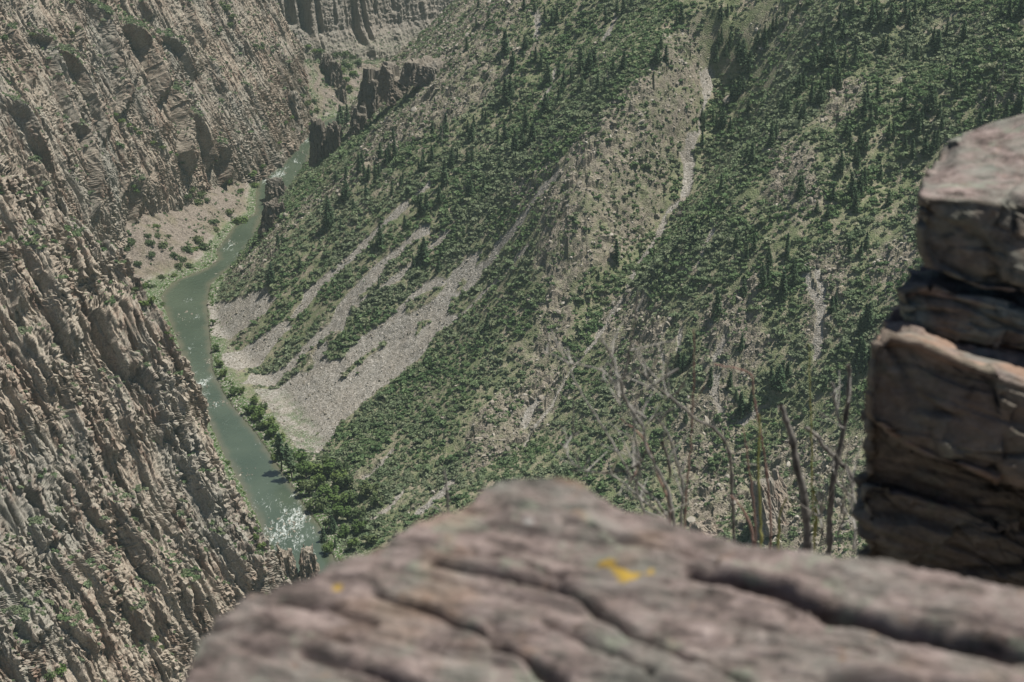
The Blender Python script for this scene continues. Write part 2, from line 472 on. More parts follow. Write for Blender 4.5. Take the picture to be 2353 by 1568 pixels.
def ledges(s, t, P, seed):
    q = t/P + .8*fbm(s/14, t/30, seed, 3) + .25*perlin(s/2.5, t/6, seed + 4)
    k = np.floor(q); f = q - k
    rnd = _hash(k.astype(np.int64), np.floor(s/9 + 3*perlin(k, s/20, seed)).astype(np.int64), seed + 2).astype(F32)/4294967296.0
    return (np.where(f < .82, f/.82, (1 - f)/.18) - .5)*(.25 + rnd)

def rock_macro(s, t, sd=0, k=1.0):
    """big ribs and gullies of a wall"""
    h = 6*fbm(s/60, t/110, 63 + sd, 3)
    sw = s + 1.5*fbm(s/12, t/40, 61 + sd, 2)
    h = h + k*(3.4*finfield(s, t, 29, 120, 64 + sd, .05) + 2.6*finfield(sw, t, 12.5, 75, 65 + sd, .09) + 2.3*finfield(sw, t, 5.6, 55, 60 + sd, .17))
    h = h + k*(6.0*grooves(sw, t, 11, 110, 74 + sd, .12) + 3.2*grooves(sw, t, 5.2, 65, 79 + sd, .14))
    return h

def rock_detail(a, t, sd=0, k=1.0):
    """joints, plates, ledges and broken faces, measured along the surface itself"""
    wa = a + 1.3*fbm(a/11, t/24, 161 + sd, 3); wt = t + 1.3*fbm(a/10, t/14, 162 + sd, 3)
    shat = sstep(-.2, .35, fbm(a/22, t/30, 173 + sd, 3))
    h = 1.2*finfield(wa, wt, 3.4, 20, 166 + sd, .25)
    h = h + 1.3*blocks(wa/3.2, wt/13, 167 + sd, .9) + (.35 + .9*shat)*(1.1*blocks(wa/1.9, wt/3.4, 168 + sd, 1.2) + .9*blocks(a/1.3, t/1.5, 169 + sd, 1.2))
    h = h + 2.6*grooves(wa, t, 6.5, 42, 174 + sd, .12) + 1.3*grooves(wa, t, 2.8, 20, 178 + sd, .17)
    h = h + (1.4*ledges(a, t, 9, 171 + sd) + 1.1*ledges(a, t, 2.8, 172 + sd))*shat
    return k*h

def long_fins(s, t, n, seed, Hr=(2.5, 6), Lr=(50, 170)):
    """long straight ribs that keep their line down the wall; near flank upright, far flank sloping"""
    rng = np.random.default_rng(seed)
    h = np.zeros((len(s), len(t)), F32)
    for i in range(n):
        H = rng.uniform(*Hr); w = H*rng.uniform(1.8, 3.6); L = rng.uniform(*Lr)
        s0 = rng.uniform(s[0], s[-1]); t0 = rng.uniform(t[0] - 20, t[-1] - L*.5); lean = rng.normal(0, .07)
        j0, j1 = np.searchsorted(t, (t0, t0 + L)); i0, i1 = np.searchsorted(s, (s0 - 6 - abs(lean)*L, s0 + w + 6 + abs(lean)*L))
        if j1 - j0 < 6 or i1 - i0 < 4: continue
        tt = t[j0:j1]; u = (tt - t0)/L
        c = s0 + lean*(tt - t0) + 1.1*fbm(tt/30, tt*0 + i*3.1, seed, 2)
        c = c + .7*blocks(tt/14, tt*0 + i*1.7, seed + 2, .4)
        env = sstep(0, .08, u)*sstep(1, .8, u)*(.7 + .5*perlin(tt/26, tt*0 + i, seed + 1))
        d = s[i0:i1, None] - c[None]
        prof = np.where(d < 0, np.clip(1 + d/1.1, 0, 1), np.clip(1 - d/w, 0, 1))
        h[i0:i1, j0:j1] = np.maximum(h[i0:i1, j0:j1], H*env[None]*prof)
    return h

def build_wall(W, s, t, H, sd, ds, k):
    """re-space the columns evenly along the folded surface, then push the detail out along its own normals"""
    S0 = s[1] - s[0]
    sl = np.sqrt(1 + np.clip(np.gradient(H, S0, axis=0), -5, 5)**2)
    for _ in range(14): sl[:, 1:-1] = (sl[:, :-2] + 2*sl[:, 1:-1] + sl[:, 2:])/4
    arc = np.cumsum(sl, 0)*S0
    n = int(arc[-1].mean()/ds); u = np.linspace(0, 1, n)
    S2 = np.empty((n, len(t))); H2 = np.empty((n, len(t))); A2 = np.empty((n, len(t)))
    for j in range(len(t)):
        c = (arc[:, j] - arc[0, j])/(arc[-1, j] - arc[0, j])
        S2[:, j] = np.interp(u, c, s); H2[:, j] = np.interp(S2[:, j], s, H[:, j])
        A2[:, j] = S2[:, j] + .9*H2[:, j]
    T2 = np.broadcast_to(t, S2.shape)
    P = W.pt(S2, T2, H2)
    du = np.gradient(P, axis=0); dv = np.gradient(P, axis=1)
    nn = np.cross(du, dv); nn = np.stack([blur(nn[..., c], 2) for c in range(3)], -1)
    nn = unit(nn)
    if (nn @ W.N).mean() < 0: nn = -nn
    D = rock_detail(A2, T2, sd, 1.0)*(k(S2, T2) if callable(k) else k)*(1 - .7*sstep(.35, .75, -(nn @ W.S)))
    return P + nn*D[..., None], A2, T2

WA = Wall(at_z(640., 1312., np.array(32.)), -30, 60)
SILA = [(-60,300),(0,352),(50,385),(100,425),(160,480),(200,522),(268,580),(310,655),(355,715),(400,785),(440,855),(470,932),(488,990),(502,1060),(530,1120),(562,1180),(600,1245),(640,1312),(690,1400),(760,1520)]
_p = np.array(SILA, float); es, et = WA.st(_p[:, 0], _p[:, 1], 0)
o = np.argsort(et); es, et = es[o], et[o]
DA = .62
sa = np.arange(-235, 75, .38); ta = np.arange(-62, 330, .8)
SA, TA = np.meshgrid(sa, ta, indexing='ij')
edge = np.interp(TA, et, es) + 2.2*fbm(TA/14, SA*0, 81, 3) + 1.2*fbm(TA/4, SA*0, 82, 2) - 2
OFA = [(20,1500,16),(150,1400,10),(300,1450,8),(60,1250,5),(200,1150,2),(420,1330,6),(100,900,0),(300,1000,0),(60,600,0),(250,700,0),(400,900,0),(480,1150,1),(550,1300,4),(0,400,0),(350,1200,-2),(120,1050,3)]
_p = np.array(OFA, float); a, b = WA.st(_p[:, 0], _p[:, 1], _p[:, 2])
rb = RBF(np.stack([a, b], -1), _p[:, 2], 4)
def fx(l, H, w): return (l, H, w)
FA = [fx([(226,702),(253,749),(273,801),(290,845),(296,870)],11,26), fx([(345,825),(369,879),(403,937),(420,995),(444,1055)],10,22),
 fx([(321,845),(342,893),(362,937),(380,1012)],8,18), fx([(62,555),(89,620),(106,661),(116,702),(144,756),(172,812)],13,30),
 fx([(52,770),(85,835),(116,876),(132,912)],9,20), fx([(148,885),(164,944),(178,992),(190,1055)],9,20), fx([(168,540),(181,596),(193,640)],11,22),
 fx([(216,915),(239,978),(255,1055)],7,15), fx([(75,520),(95,560),(112,600)],10,20),
 fx([(145,1072),(178,1121),(202,1162),(239,1210),(255,1240)],9,20), fx([(237,1126),(273,1186),(308,1251),(328,1299),(355,1350),(382,1425)],11,22),
 fx([(302,1136),(328,1179),(344,1236)],9,16), fx([(489,1228),(523,1285),(563,1362)],10,18), fx([(414,1047),(455,1107),(494,1170)],9,16),
 fx([(62,1123),(99,1176),(140,1216)],8,18), fx([(418,1342),(450,1412)],9,14), fx([(326,1356),(357,1444)],7,14), fx([(0,1425),(36,1490)],9,18),
 fx([(70,1210),(95,1262)],9,15), fx([(110,1440),(150,1480),(195,1520)],9,18), fx([(0,860),(60,960),(90,1040)],7,18), fx([(255,880),(285,960),(300,1020)],7,14),
 fx([(390,1180),(420,1240),(440,1300)],7,14), fx([(180,1290),(215,1360),(240,1420)],7,16), fx([(0,560),(25,640),(40,720)],9,20), fx([(250,560),(275,620),(290,680)],6,12)]
def fins_st(W, fins):
    out = []
    for l, H, w in fins: out.append((l, H, w))
    return out
HA = rb(SA, TA) + rock_macro(SA, TA, 0) + long_fins(sa, ta, 85, 5)
fa = np.zeros(SA.shape, F32)
def add_fins(W, S_, T_, fins):
    h = np.zeros(S_.shape, F32); mk = np.zeros(S_.shape, F32)
    for (l, H, w) in fins:
        p = np.array(l, float); fs, ft = W.st(p[:, 0], p[:, 1], H*.8)
        o = np.argsort(ft); fs, ft = fs[o], ft[o]
        L = ft[-1] - ft[0]
        c = np.interp(T_, ft, fs) + 1.2*fbm(T_/22, S_*0 + ft[0], 77, 2) + .8*blocks(T_/9, S_*0 + ft[0], 79, .5)
        env = sstep(ft[0] - 2, ft[0] + .18*L, T_)*sstep(ft[-1] + .12*L + 2, ft[-1] - .15*L, T_)
        d = S_ - c
        prof = np.where(d < 0, np.clip(1 + d/max(.05*w, 1.2), 0, 1), np.clip(1 - d/w, 0, 1))
        h = np.maximum(h, (.8 if W is WA else 1.0)*H*env*prof)
        mk = np.maximum(mk, env*sstep(-.05*w - 3.5, -.05*w - 1.2, d)*sstep(.3, -.2, d))
    return h, mk
fa, mk = add_fins(WA, SA, TA, FA)
HA = HA + fa - 3*mk*0
over = np.clip(SA - edge, 0, None)
HA = HA - 1.5*over - .02*over**2
HA = HA - 1.2*np.clip(6 - np.abs(SA - edge), 0, 6)*(SA < edge)*.15
VA, AA, TA2 = build_wall(WA, sa, ta, HA, 0, .56, 1.0)
def wall_attrs(V, s, t, sd):
    du = np.gradient(V, axis=0); dv = np.gradient(V, axis=1)
    n = np.cross(du, dv); n /= np.linalg.norm(n, axis=-1, keepdims=True) + 1e-9
    nz = np.abs(blur(n[..., 2], 2))
    veg = sstep(.62, .86, nz)*sstep(-.15, .3, fbm(s/22, t/18, 91 + sd, 4))
    red = sstep(.7, .25, nz)*sstep(-.3, .3, fbm(s/9, t/60, 92 + sd, 3) + .4*fbm(s/40, t/50, 93 + sd, 2))
    return np.clip(veg, 0, 1), np.clip(red, 0, 1), nz
va, ra, nza = wall_attrs(VA, AA, TA2, 0)
me_A = mesh_np('cliff', VA.reshape(-1, 3), grid_faces(*VA.shape[:2]), attrs={'veg': va, 'red': ra})

# ------------------------------------------------------------------ far wall
WB = Wall((-252, 1260, 0), -10, 64)
SILB = [(560,-120),(622,0),(650,40),(690,110),(702,170),(712,220),(718,262),(716,290)]
_p = np.array(SILB, float); es, et = WB.st(_p[:, 0], _p[:, 1], 0)
o = np.argsort(et); es, et = es[o], et[o]
DB = .72
sb = np.arange(-150, 520, .46); tb = np.arange(-8, 330, .85)
SB, TB = np.meshgrid(sb, tb, indexing='ij')
edge = np.interp(TB, et, es) + 3*fbm(TB/18, SB*0, 83, 3) + 1.2*fbm(TB/5, SB*0, 84, 2)
OFB = [(0,0,0),(0,300,6),(100,100,0),(200,300,2),(150,420,2),(250,470,-8),(300,500,-26),(300,600,-32),(420,560,-28),(480,520,-18),(350,430,-10),(400,330,0),(430,400,-6),
 (520,440,-12),(560,420,-8),(600,380,0),(640,330,3),(540,330,2),(500,200,0),(400,120,0),(300,150,0),(600,150,4),(660,200,3),(560,60,0),(620,280,4),(470,460,-12),(250,560,-16)]
_p = np.array(OFB, float); a, b = WB.st(_p[:, 0], _p[:, 1], _p[:, 2])
rb = RBF(np.stack([a, b], -1), _p[:, 2], 4)
FB = [fx([(305,50),(349,99),(369,157),(392,226)],17,42), fx([(232,20),(253,79),(270,137),(294,219),(303,258)],15,36), fx([(404,205),(427,273),(441,342),(470,384)],14,30),
 fx([(446,258),(472,301),(492,331),(511,377)],12,26), fx([(513,326),(537,362),(552,410)],13,26), fx([(350,395),(369,437),(381,490)],11,24),
 fx([(128,115),(160,130),(191,161),(212,219),(239,273),(255,325)],11,30), fx([(172,282),(195,311),(205,359),(219,403),(241,492)],12,26),
 fx([(8,245),(31,280),(51,328),(105,398)],11,26), fx([(76,78),(113,96),(120,144),(147,232),(180,315)],9,24), fx([(375,80),(424,113),(457,178)],9,24),
 fx([(428,0),(444,51),(470,110)],8,20), fx([(60,380),(90,440),(110,500)],9,20), fx([(480,150),(500,200),(520,250)],5,16), fx([(560,200),(590,250),(610,300)],5,16),
 fx([(20,60),(50,130),(70,200)],8,22), fx([(330,0),(350,40)],8,22), fx([(160,0),(180,50),(190,100)],8,20), fx([(290,330),(310,380),(325,430)],7,18),
 fx([(520,20),(545,80),(570,130)],5,18), fx([(620,120),(640,170),(655,220)],4,16)]
fb, mk = add_fins(WB, SB, TB, FB)
HB = rb(SB, TB) + (rock_macro(SB, TB, 200, .6) + .9*long_fins(sb, tb, 120, 6, (2.5, 6), (40, 130)))*np.interp(SB, [0, 150, 300, 480], [1, 1, .85, .75]) + 1.05*fb
over = np.clip(SB - edge, 0, None)
HB = HB - 1.3*over - .02*over**2
VB, AB, TB2 = build_wall(WB, sb, tb, HB, 200, .72, lambda q, r: np.interp(q, [0, 150, 300, 480], [.95, .95, .85, .8]))
vb, rbb, nzb = wall_attrs(VB, AB, TB2, 5)
me_B = mesh_np('cliff', VB.reshape(-1, 3), grid_faces(*VB.shape[:2]), attrs={'veg': vb, 'red': rbb})

# ------------------------------------------------------------------ upright columns closing the gorge
WC = Wall(at_z(790., 138., np.array(10.)), -62, 76)
DC = 1.1
sc_ = np.arange(-230, 330, DC); tc = np.arange(-12, 300, DC)
SCg, TCg = np.meshgrid(sc_, tc, indexing='ij')
HC = 5*fbm(SCg/50, TCg/120, 301, 3) + 6*finfield(-SCg, TCg, 26, 120, 302, .15) + 3*finfield(-SCg, TCg, 9, 70, 303, .25) + 1.3*finfield(-SCg, TCg, 3.6, 25, 304, .3)
HC = HC + 1.0*blocks(SCg/3, TCg/9, 305, 1.0) + .6*blocks(SCg/2, TCg/2.5, 306, .9) + .8*ledges(SCg, TCg, 6, 307)
def crack(px, w, dep, y0, y1):
    s0, t0 = WC.st(np.array([px]), np.array([(y0 + y1)/2.0])); s0 = s0[0]
    c = s0 + 1.2*perlin(TCg/20, TCg*0 + px, 308)
    _, ta_ = WC.st(np.array([px, px]), np.array([float(y1), float(y0)]))
    return -dep*np.clip(1 - np.abs(SCg - c)/w, 0, .6)*sstep(ta_[0] - 3, ta_[0] + 4, TCg)
for cr in ((690, 5, 14, -80, 70), (811, 4.5, 14, -80, 110), (838, 4, 13, 18, 100), (725, 3, 8, -80, 80), (860, 2.5, 6, -50, 40), (760, 2.2, 6, -50, 60), (660, 7, 18, -80, 60), (900, 2.5, 6, -60, 30)):
    HC = HC + crack(*cr)
HC = HC + .55*np.clip(30 - TCg, 0, None)*(1 + .3*perlin(SCg/15, TCg/15, 309))
VC = WC.pt(SCg, TCg, HC)
vc, rc, nzc = wall_attrs(VC, SCg, TCg, 9)
me_C = mesh_np('cliff', VC.reshape(-1, 3), grid_faces(len(sc_), len(tc)), attrs={'veg': np.maximum(vc, sstep(28, 12, TCg)*.9), 'red': rc*.3})

# ------------------------------------------------------------------ finding where a line of sight meets the land
def height_right(x, y):
    z = bil(gx, gy, ZR, x, y)
    ok = (x > gx[0] + 1) & (x < gx[-1] - 2) & (y > gy[0] + 1) & (y < gy[-1] - 2) & (x - xR(y) > -6)
    return np.where(ok, z, -50)
def height_left(x, y):
    z = bil(lx, ly, ZL, x, y)
    ok = (x > lx[0] + 1) & (x < lx[-1] - 2) & (y > ly[0] + 1) & (y < ly[-1] - 2) & (xL(y) - x > -6)
    return np.where(ok, z, -50)
def wall_gap(W, ss, tt, H, q):
    d = q - W.P0
    s, t, n = d @ W.S, d @ W.T, d @ W.N
    ok = (s > ss[0]) & (s < ss[-1] - 1) & (t > tt[0]) & (t < tt[-1] - 1)
    return np.where(ok, n - bil(ss, tt, H, s, t), 1.0)
def hit(px, py, t0=650., t1=2150., dt=1.6, which='RLABC'):
    px = np.asarray(px, float); py = np.asarray(py, float)
    d = ray(px, py); n = len(px)
    P = np.full((n, 3), np.nan); sid = np.full(n, -1)
    live = np.ones(n, bool)
    t = t0
    while t < t1 and live.any():
        ix = np.nonzero(live)[0]
        q = CAM + d[ix]*t
        got = np.full(len(ix), -1)
        if 'R' in which: got = np.where((got < 0) & (q[:, 2] < height_right(q[:, 0], q[:, 1])), 0, got)
        if 'L' in which: got = np.where((got < 0) & (q[:, 2] < height_left(q[:, 0], q[:, 1])), 1, got)
        if 'A' in which: got = np.where((got < 0) & (wall_gap(WA, sa, ta, HA, q) < 0), 2, got)
        if 'B' in which: got = np.where((got < 0) & (wall_gap(WB, sb, tb, HB, q) < 0), 3, got)
        if 'C' in which: got = np.where((got < 0) & (wall_gap(WC, sc_, tc, HC, q) < 0), 4, got)
        g = got >= 0
        P[ix[g]] = CAM + d[ix[g]]*(t - dt*.5); sid[ix[g]] = got[g]; live[ix[g]] = False
        t += dt
    return P, sid
# ------------------------------------------------------------------ materials of the land
def mat_cliff(name, grey=0.0, dark=0.0):
    m = NT(name)
    p = m.pos(); pv = m.pos(scale=(1, 1, .16))
    big = m.noise(m.pos(scale=(.022, .022, .012)), 1, 4)
    med = m.noise(pv, .35, 5, .65)
    fine = m.noise(p, 1.1, 5, .7)
    tan = m.ramp(fine, [(.28, (.13, .105, .08)), (.44, (.27, .228, .182)), (.58, (.375, .322, .262)), (.74, (.48, .425, .355))])
    gry = m.ramp(fine, [(.3, (.12, .118, .103)), (.5, (.245, .237, .208)), (.7, (.38, .365, .325))])
    base = m.mix(m.ramp(big, [(.45, 0), (.65, .8)]), tan, gry)
    redc = m.ramp(med, [(.25, (.05, .032, .026)), (.47, (.12, .074, .055)), (.62, (.26, .165, .12)), (.8, (.40, .28, .215))])  # reddish steep rock; its dark stops also put flank shade into the colour
    redf = m.math('MULTIPLY', m.attr('red'), m.ramp(m.noise(pv, .12, 3), [(.35, .1), (.65, .9)]))
    base = m.mix(redf, base, redc)
    lich = m.ramp(m.noise(p, .45, 6, .75), [(.48, 0), (.68, .6)])
    base = m.mix(lich, base, (.20, .21, .165))
    vegc = m.ramp(m.noise(p, .9, 4, .7), [(.3, (.055, .075, .035)), (.5, (.11, .13, .065)), (.68, (.22, .21, .14))])
    vf = m.math('MULTIPLY', m.attr('veg'), m.ramp(m.noise(p, .3, 5, .7), [(.42, 0), (.56, .9)]))
    base = m.mix(vf, base, vegc)
    if grey: base = m.mix(grey, base, m.ramp(med, [(.25, (.08, .073, .066)), (.5, (.165, .152, .136)), (.75, (.255, .235, .208))]))
    if dark: base = m.mix(dark, base, (.085, .075, .062))
    m.color(base)
    cr = m.voro(m.pos(scale=(1, 1, .45)), 1.3, 'DISTANCE_TO_EDGE').outputs[0]
    n1 = m.bump(m.noise(pv, 2.2, 6, .7), .6, .5)
    n2 = m.bump(m.ramp(cr, [(0, 0), (.1, 1)]), .35, .25, n1)
    m.normal(n2)
    return m.m
M_CLIFF = mat_cliff('cliff_rock')
M_CLIFF_FAR = mat_cliff('pale_cliff_rock', .62)
M_CLIFF_DARK = mat_cliff('dark_cliff_rock', .2, .5)

def mat_hill(name):
    m = NT(name)
    p = m.pos()
    v = m.voro(p, 1.45)
    vr = m.n('ShaderNodeSeparateColor'); m.l(v.outputs['Color'], vr.inputs[0])
    stone = m.ramp(vr.outputs[0], [(0, (.135, .127, .11)), (.4, (.215, .203, .178)), (.75, (.28, .265, .237)), (1, (.40, .385, .355))])
    stone = m.mix(m.ramp(m.noise(m.pos(scale=(1, 1, .3), rot=(0, 0, R(-32))), .07, 5, .65), [(.36, 0), (.66, .8)]), stone, m.mix(.5, stone, (.25, .215, .175)))
    soil = m.ramp(m.noise(p, .5, 6, .7), [(.3, (.13, .108, .082)), (.5, (.26, .218, .168)), (.7, (.36, .305, .245))])
    grass = m.ramp(m.noise(p, .35, 6, .75), [(.3, (.06, .085, .036)), (.5, (.115, .145, .066)), (.7, (.22, .22, .13))])
    gf = m.ramp(m.noise(p, .11, 5, .7), [(.36, .15), (.56, .9)])
    base = m.mix(gf, soil, grass)
    rockc = m.ramp(m.noise(p, .8, 6, .72), [(.28, (.06, .052, .042)), (.46, (.17, .148, .118)), (.62, (.275, .243, .198)), (.8, (.40, .365, .31))])
    rf = m.math('MULTIPLY', m.attr('rock'), m.ramp(m.noise(p, .16, 6, .75), [(.38, .1), (.55, 1)]))
    base = m.mix(rf, base, rockc)
    base = m.mix(m.attr('scree'), base, stone)
    base = m.mix(m.math('MULTIPLY', m.attr('brown'), .72), base, m.mix(vr.outputs[0], (.085, .068, .055), (.235, .19, .158)))
    gr = m.ramp(m.noise(p, .8, 5, .7), [(.3, (.028, .055, .018)), (.5, (.052, .095, .03)), (.7, (.12, .14, .07))])
    cob = m.ramp(vr.outputs[1], [(.72, 0), (.8, 1)])
    gr = m.mix(cob, gr, stone)
    base = m.mix(m.attr('green'), base, gr)
    base = m.mix(m.math('MULTIPLY', m.attr('wet'), .6), base, (.10, .085, .06))
    m.color(base)
    n1 = m.bump(v.outputs['Distance'], .8, -.45)
    n1 = m.bump(m.noise(p, 1.3, 5, .7), .5, .35, n1)
    m.normal(n1)
    return m.m
M_HILL = mat_hill('hillside_ground')

def mat_water():
    m = NT('river_water')
    p = m.pos(); ps = m.pos(scale=(1.0, .45, 1), rot=(0, 0, R(-20)))
    col = m.ramp(m.noise(p, .03, 3), [(.35, (.044, .062, .042)), (.65, (.062, .082, .056))])
    col = m.mix(m.attr('shallow'), col, (.095, .095, .065))
    n = m.noise(m.pos(scale=(1.0, .38, 1), rot=(0, 0, R(14))), .42, 7, .74, 1.2)
    fo = m.math('ADD', n, m.attr('foam'))
    ff = m.ramp(fo, [(.82, 0), (1.0, .85)])
    col = m.mix(ff, col, (.62, .66, .64))
    m.color(col)
    rr = m.ramp(ff, [(0, .13), (1, .8)]); m.l(rr, m.b.inputs['Roughness'])
    m.b.inputs['Specular IOR Level'].default_value = .5
    b = m.bump(m.noise(ps, .55, 5, .7, .4), .35, .5)
    b = m.bump(m.noise(p, 1.6, 3, .6), .25, .12, b)
    m.normal(b)
    return m.m
M_WATER = mat_water()

tag(link('hillside', me_right, M_HILL), 'steep brushy hillside with pale scree chutes', 'hillside', kind='structure')
tag(link('river_bank', me_left, M_HILL), 'talus banks along the far side of the river', 'river bank', kind='structure')
tag(link('cliff', me_A, M_CLIFF), 'near ribbed rock wall falling to the river', 'cliff', kind='structure')
tag(link('cliff', me_B, M_CLIFF), 'far rock wall with dark slab fins above the talus', 'cliff', kind='structure')
tag(link('cliff', me_C, M_CLIFF_FAR), 'grey columned wall closing the end of the gorge', 'cliff', kind='structure')

# river sheet with rapids
DW = 1.5
wx = np.arange(-262, 60, DW); wy = np.arange(700, 1880, DW)
WX, WY = np.meshgrid(wx, wy, indexing='ij')
foam = np.full(WX.shape, .0)
for (px, py, rw, amp) in ((675,1195,50,.25),(640,1225,45,.24),(610,1165,30,.16),(690,1235,45,.2),(640,1165,34,.14),(560,1100,20,.08),(520,960,16,.06),(462,882,15,.34),(480,872,14,.26),(440,800,14,.16),(450,730,14,.16),(430,690,12,.14),(500,930,18,.16),(520,575,16,.16),(470,905,16,.2),(455,858,14,.14),(505,925,15,.14),(420,730,16,.1),(440,780,14,.1),
                          (530,560,15,.20),(550,585,14,.14),(520,600,12,.12),(590,530,12,.12),(640,400,20,.30),(612,415,14,.30),(680,370,14,.22),(700,325,12,.3),(718,300,9,.3),(660,385,12,.2),(580,1150,14,.08)):
    c = at_z(float(px), float(py), np.array(0.0)); r = rw*PXR*np.linalg.norm(c - CAM)
    foam = np.maximum(foam, amp*np.exp(-(((WX - c[0])/r)**2 + ((WY - c[1])/(2.0*r))**2)))
foam = foam*.68 + .185 + .05*fbm(WX/14, WY/22, 7, 3)
e = np.minimum(WX - xL(WY), xR(WY) - WX)
me = mesh_np('river', np.stack([WX, WY, .25*foam*perlin(WX/2, WY/3, 5)], -1).reshape(-1, 3), grid_faces(len(wx), len(wy)), smooth=True,
             attrs={'foam': foam, 'shallow': sstep(5, -1, e + 2*perlin(WX/7, WY/9, 6))})
tag(link('river', me, M_WATER), 'green river with white rapids', 'river', kind='structure')

# riverbed and ground round it: unseen sheet, added to block light from below
g = NT('ground_rock'); g.color(g.ramp(g.noise(g.pos(), .02, 5), [(.3, (.12, .11, .08)), (.7, (.28, .25, .19))]))
v = [(-4000, -4000, -6), (4000, -4000, -6), (4000, 6000, -6), (-4000, 6000, -6)]
me = bpy.data.meshes.new('ground'); me.from_pydata(v, [], [(0, 1, 2, 3)])
tag(link('ground', me, g.m), 'rocky ground under the canyon', 'ground', kind='structure')
# ------------------------------------------------------------------ foliage
def mat_leaf(name, stops, per_object=True, var=.35):
    m = NT(name)
    r = m.n('ShaderNodeObjectInfo').outputs['Random']
    c = m.ramp(r, stops)
    pz = m.noise(m.pos(), .9, 3, .6)
    if name == 'oak_brush_leaf':
        sg = m.ramp(m.noise(m.pos(scale=(.016, .022, .02)), 1, 5, .62), [(.44, 0), (.6, .75)])
        c = m.mix(sg, c, (.215, .25, .165))
    c = m.mix(m.ramp(pz, [(.3, 0), (.7, 1)]), m.mix(var, c, (.02, .03, .012)), m.mix(var*.6, c, (.17, .20, .09)))
    m.color(c)
    m.b.inputs['Roughness'].default_value = .75
    tr = m.n('ShaderNodeBsdfTranslucent'); m.l(c, tr.inputs[0])
    mx = m.n('ShaderNodeMixShader'); mx.inputs[0].default_value = .22
    m.l(m.b.outputs[0], mx.inputs[1]); m.l(tr.outputs[0], mx.inputs[2]); m.l(mx.outputs[0], m.out.inputs[0])
    return m.m
M_BRUSH = mat_leaf('oak_brush_leaf', [(0, (.07, .135, .056)), (.3, (.105, .18, .076)), (.6, (.14, .208, .093)), (.8, (.195, .238, .13)), (1, (.26, .278, .18))])
M_NEEDLE = mat_leaf('conifer_needle', [(0, (.036, .076, .04)), (.5, (.054, .10, .052)), (1, (.078, .125, .066))], var=.3)
M_RIPAR = mat_leaf('riverside_leaf', [(0, (.06, .115, .028)), (.5, (.085, .15, .035)), (1, (.13, .185, .05))])
M_BUSH = mat_leaf('bush_leaf', [(0, (.05, .085, .035)), (.5, (.075, .115, .045)), (1, (.12, .15, .06))])
bk = NT('bark'); bk.color(bk.ramp(bk.noise(bk.pos(obj=True), 3, 4), [(.3, (.07, .055, .042)), (.7, (.16, .13, .10))])); M_BARK = bk.m
dw = NT('dead_wood'); dw.color(dw.ramp(dw.noise(dw.pos(obj=True), 2, 4), [(.3, (.20, .18, .155)), (.7, (.38, .35, .31))])); M_DEAD = dw.m

def leaf_quads(cen, nrm, size, rng, asp=1.0):
    """one small diamond per centre, facing nrm"""
    n = len(cen)
    a = rng.normal(size=(n, 3)); u = np.cross(nrm, a); u /= np.linalg.norm(u, axis=1, keepdims=True) + 1e-9
    w = np.cross(nrm, u); w /= np.linalg.norm(w, axis=1, keepdims=True) + 1e-9
    size = np.asarray(size).reshape(-1, 1)*np.ones((n, 1))
    V = np.stack([cen - u*size, cen - w*size*asp*.8, cen + u*size, cen + w*size*asp*.8], 1).reshape(-1, 3)
    return V, np.arange(4*n).reshape(-1, 4)


def brush_mesh(name, seed, n=70, lobes=5, leaf=.34, flat=.75):
    rng = np.random.default_rng(seed)
    cs = []; ns = []
    for k in range(lobes):
        a = rng.uniform(0, 6.28); rr = rng.uniform(.1, .72) if k else 0
        c = np.array([math.cos(a)*rr, math.sin(a)*rr, rng.uniform(.25, .6)*flat]); r = rng.uniform(.38, .62)
        m = n//lobes
        d = unit(rng.normal(size=(m, 3))); d[:, 2] = np.abs(d[:, 2])*1.1 - .25; d = unit(d)
        cs.append(c + d*r*rng.uniform(.72, 1.08, (m, 1))*np.array([1, 1, flat])); ns.append(unit(d + rng.normal(size=(m, 3))*.55 + np.array([0, 0, .25])))
    c = np.vstack(cs); nn = np.vstack(ns)
    V, F = leaf_quads(c, nn, rng.uniform(.6, 1.15, len(c))*leaf, rng)
    return mesh_np(name, V, F)

# brush that covers the slopes: thousands of shrubs nobody could count, instanced on points
brush_kinds = [brush_mesh('oak_brush', 100 + i, 64 + 10*(i % 3), 4 + i % 3, .30 + .04*(i % 2), .6 + .1*(i % 3)) for i in range(6)]
BC = bpy.data.collections.new('brush_kinds')
for i, me in enumerate(brush_kinds):
    me.materials.append(M_BRUSH); o = bpy.data.objects.new('oak_brush', me); BC.objects.link(o)

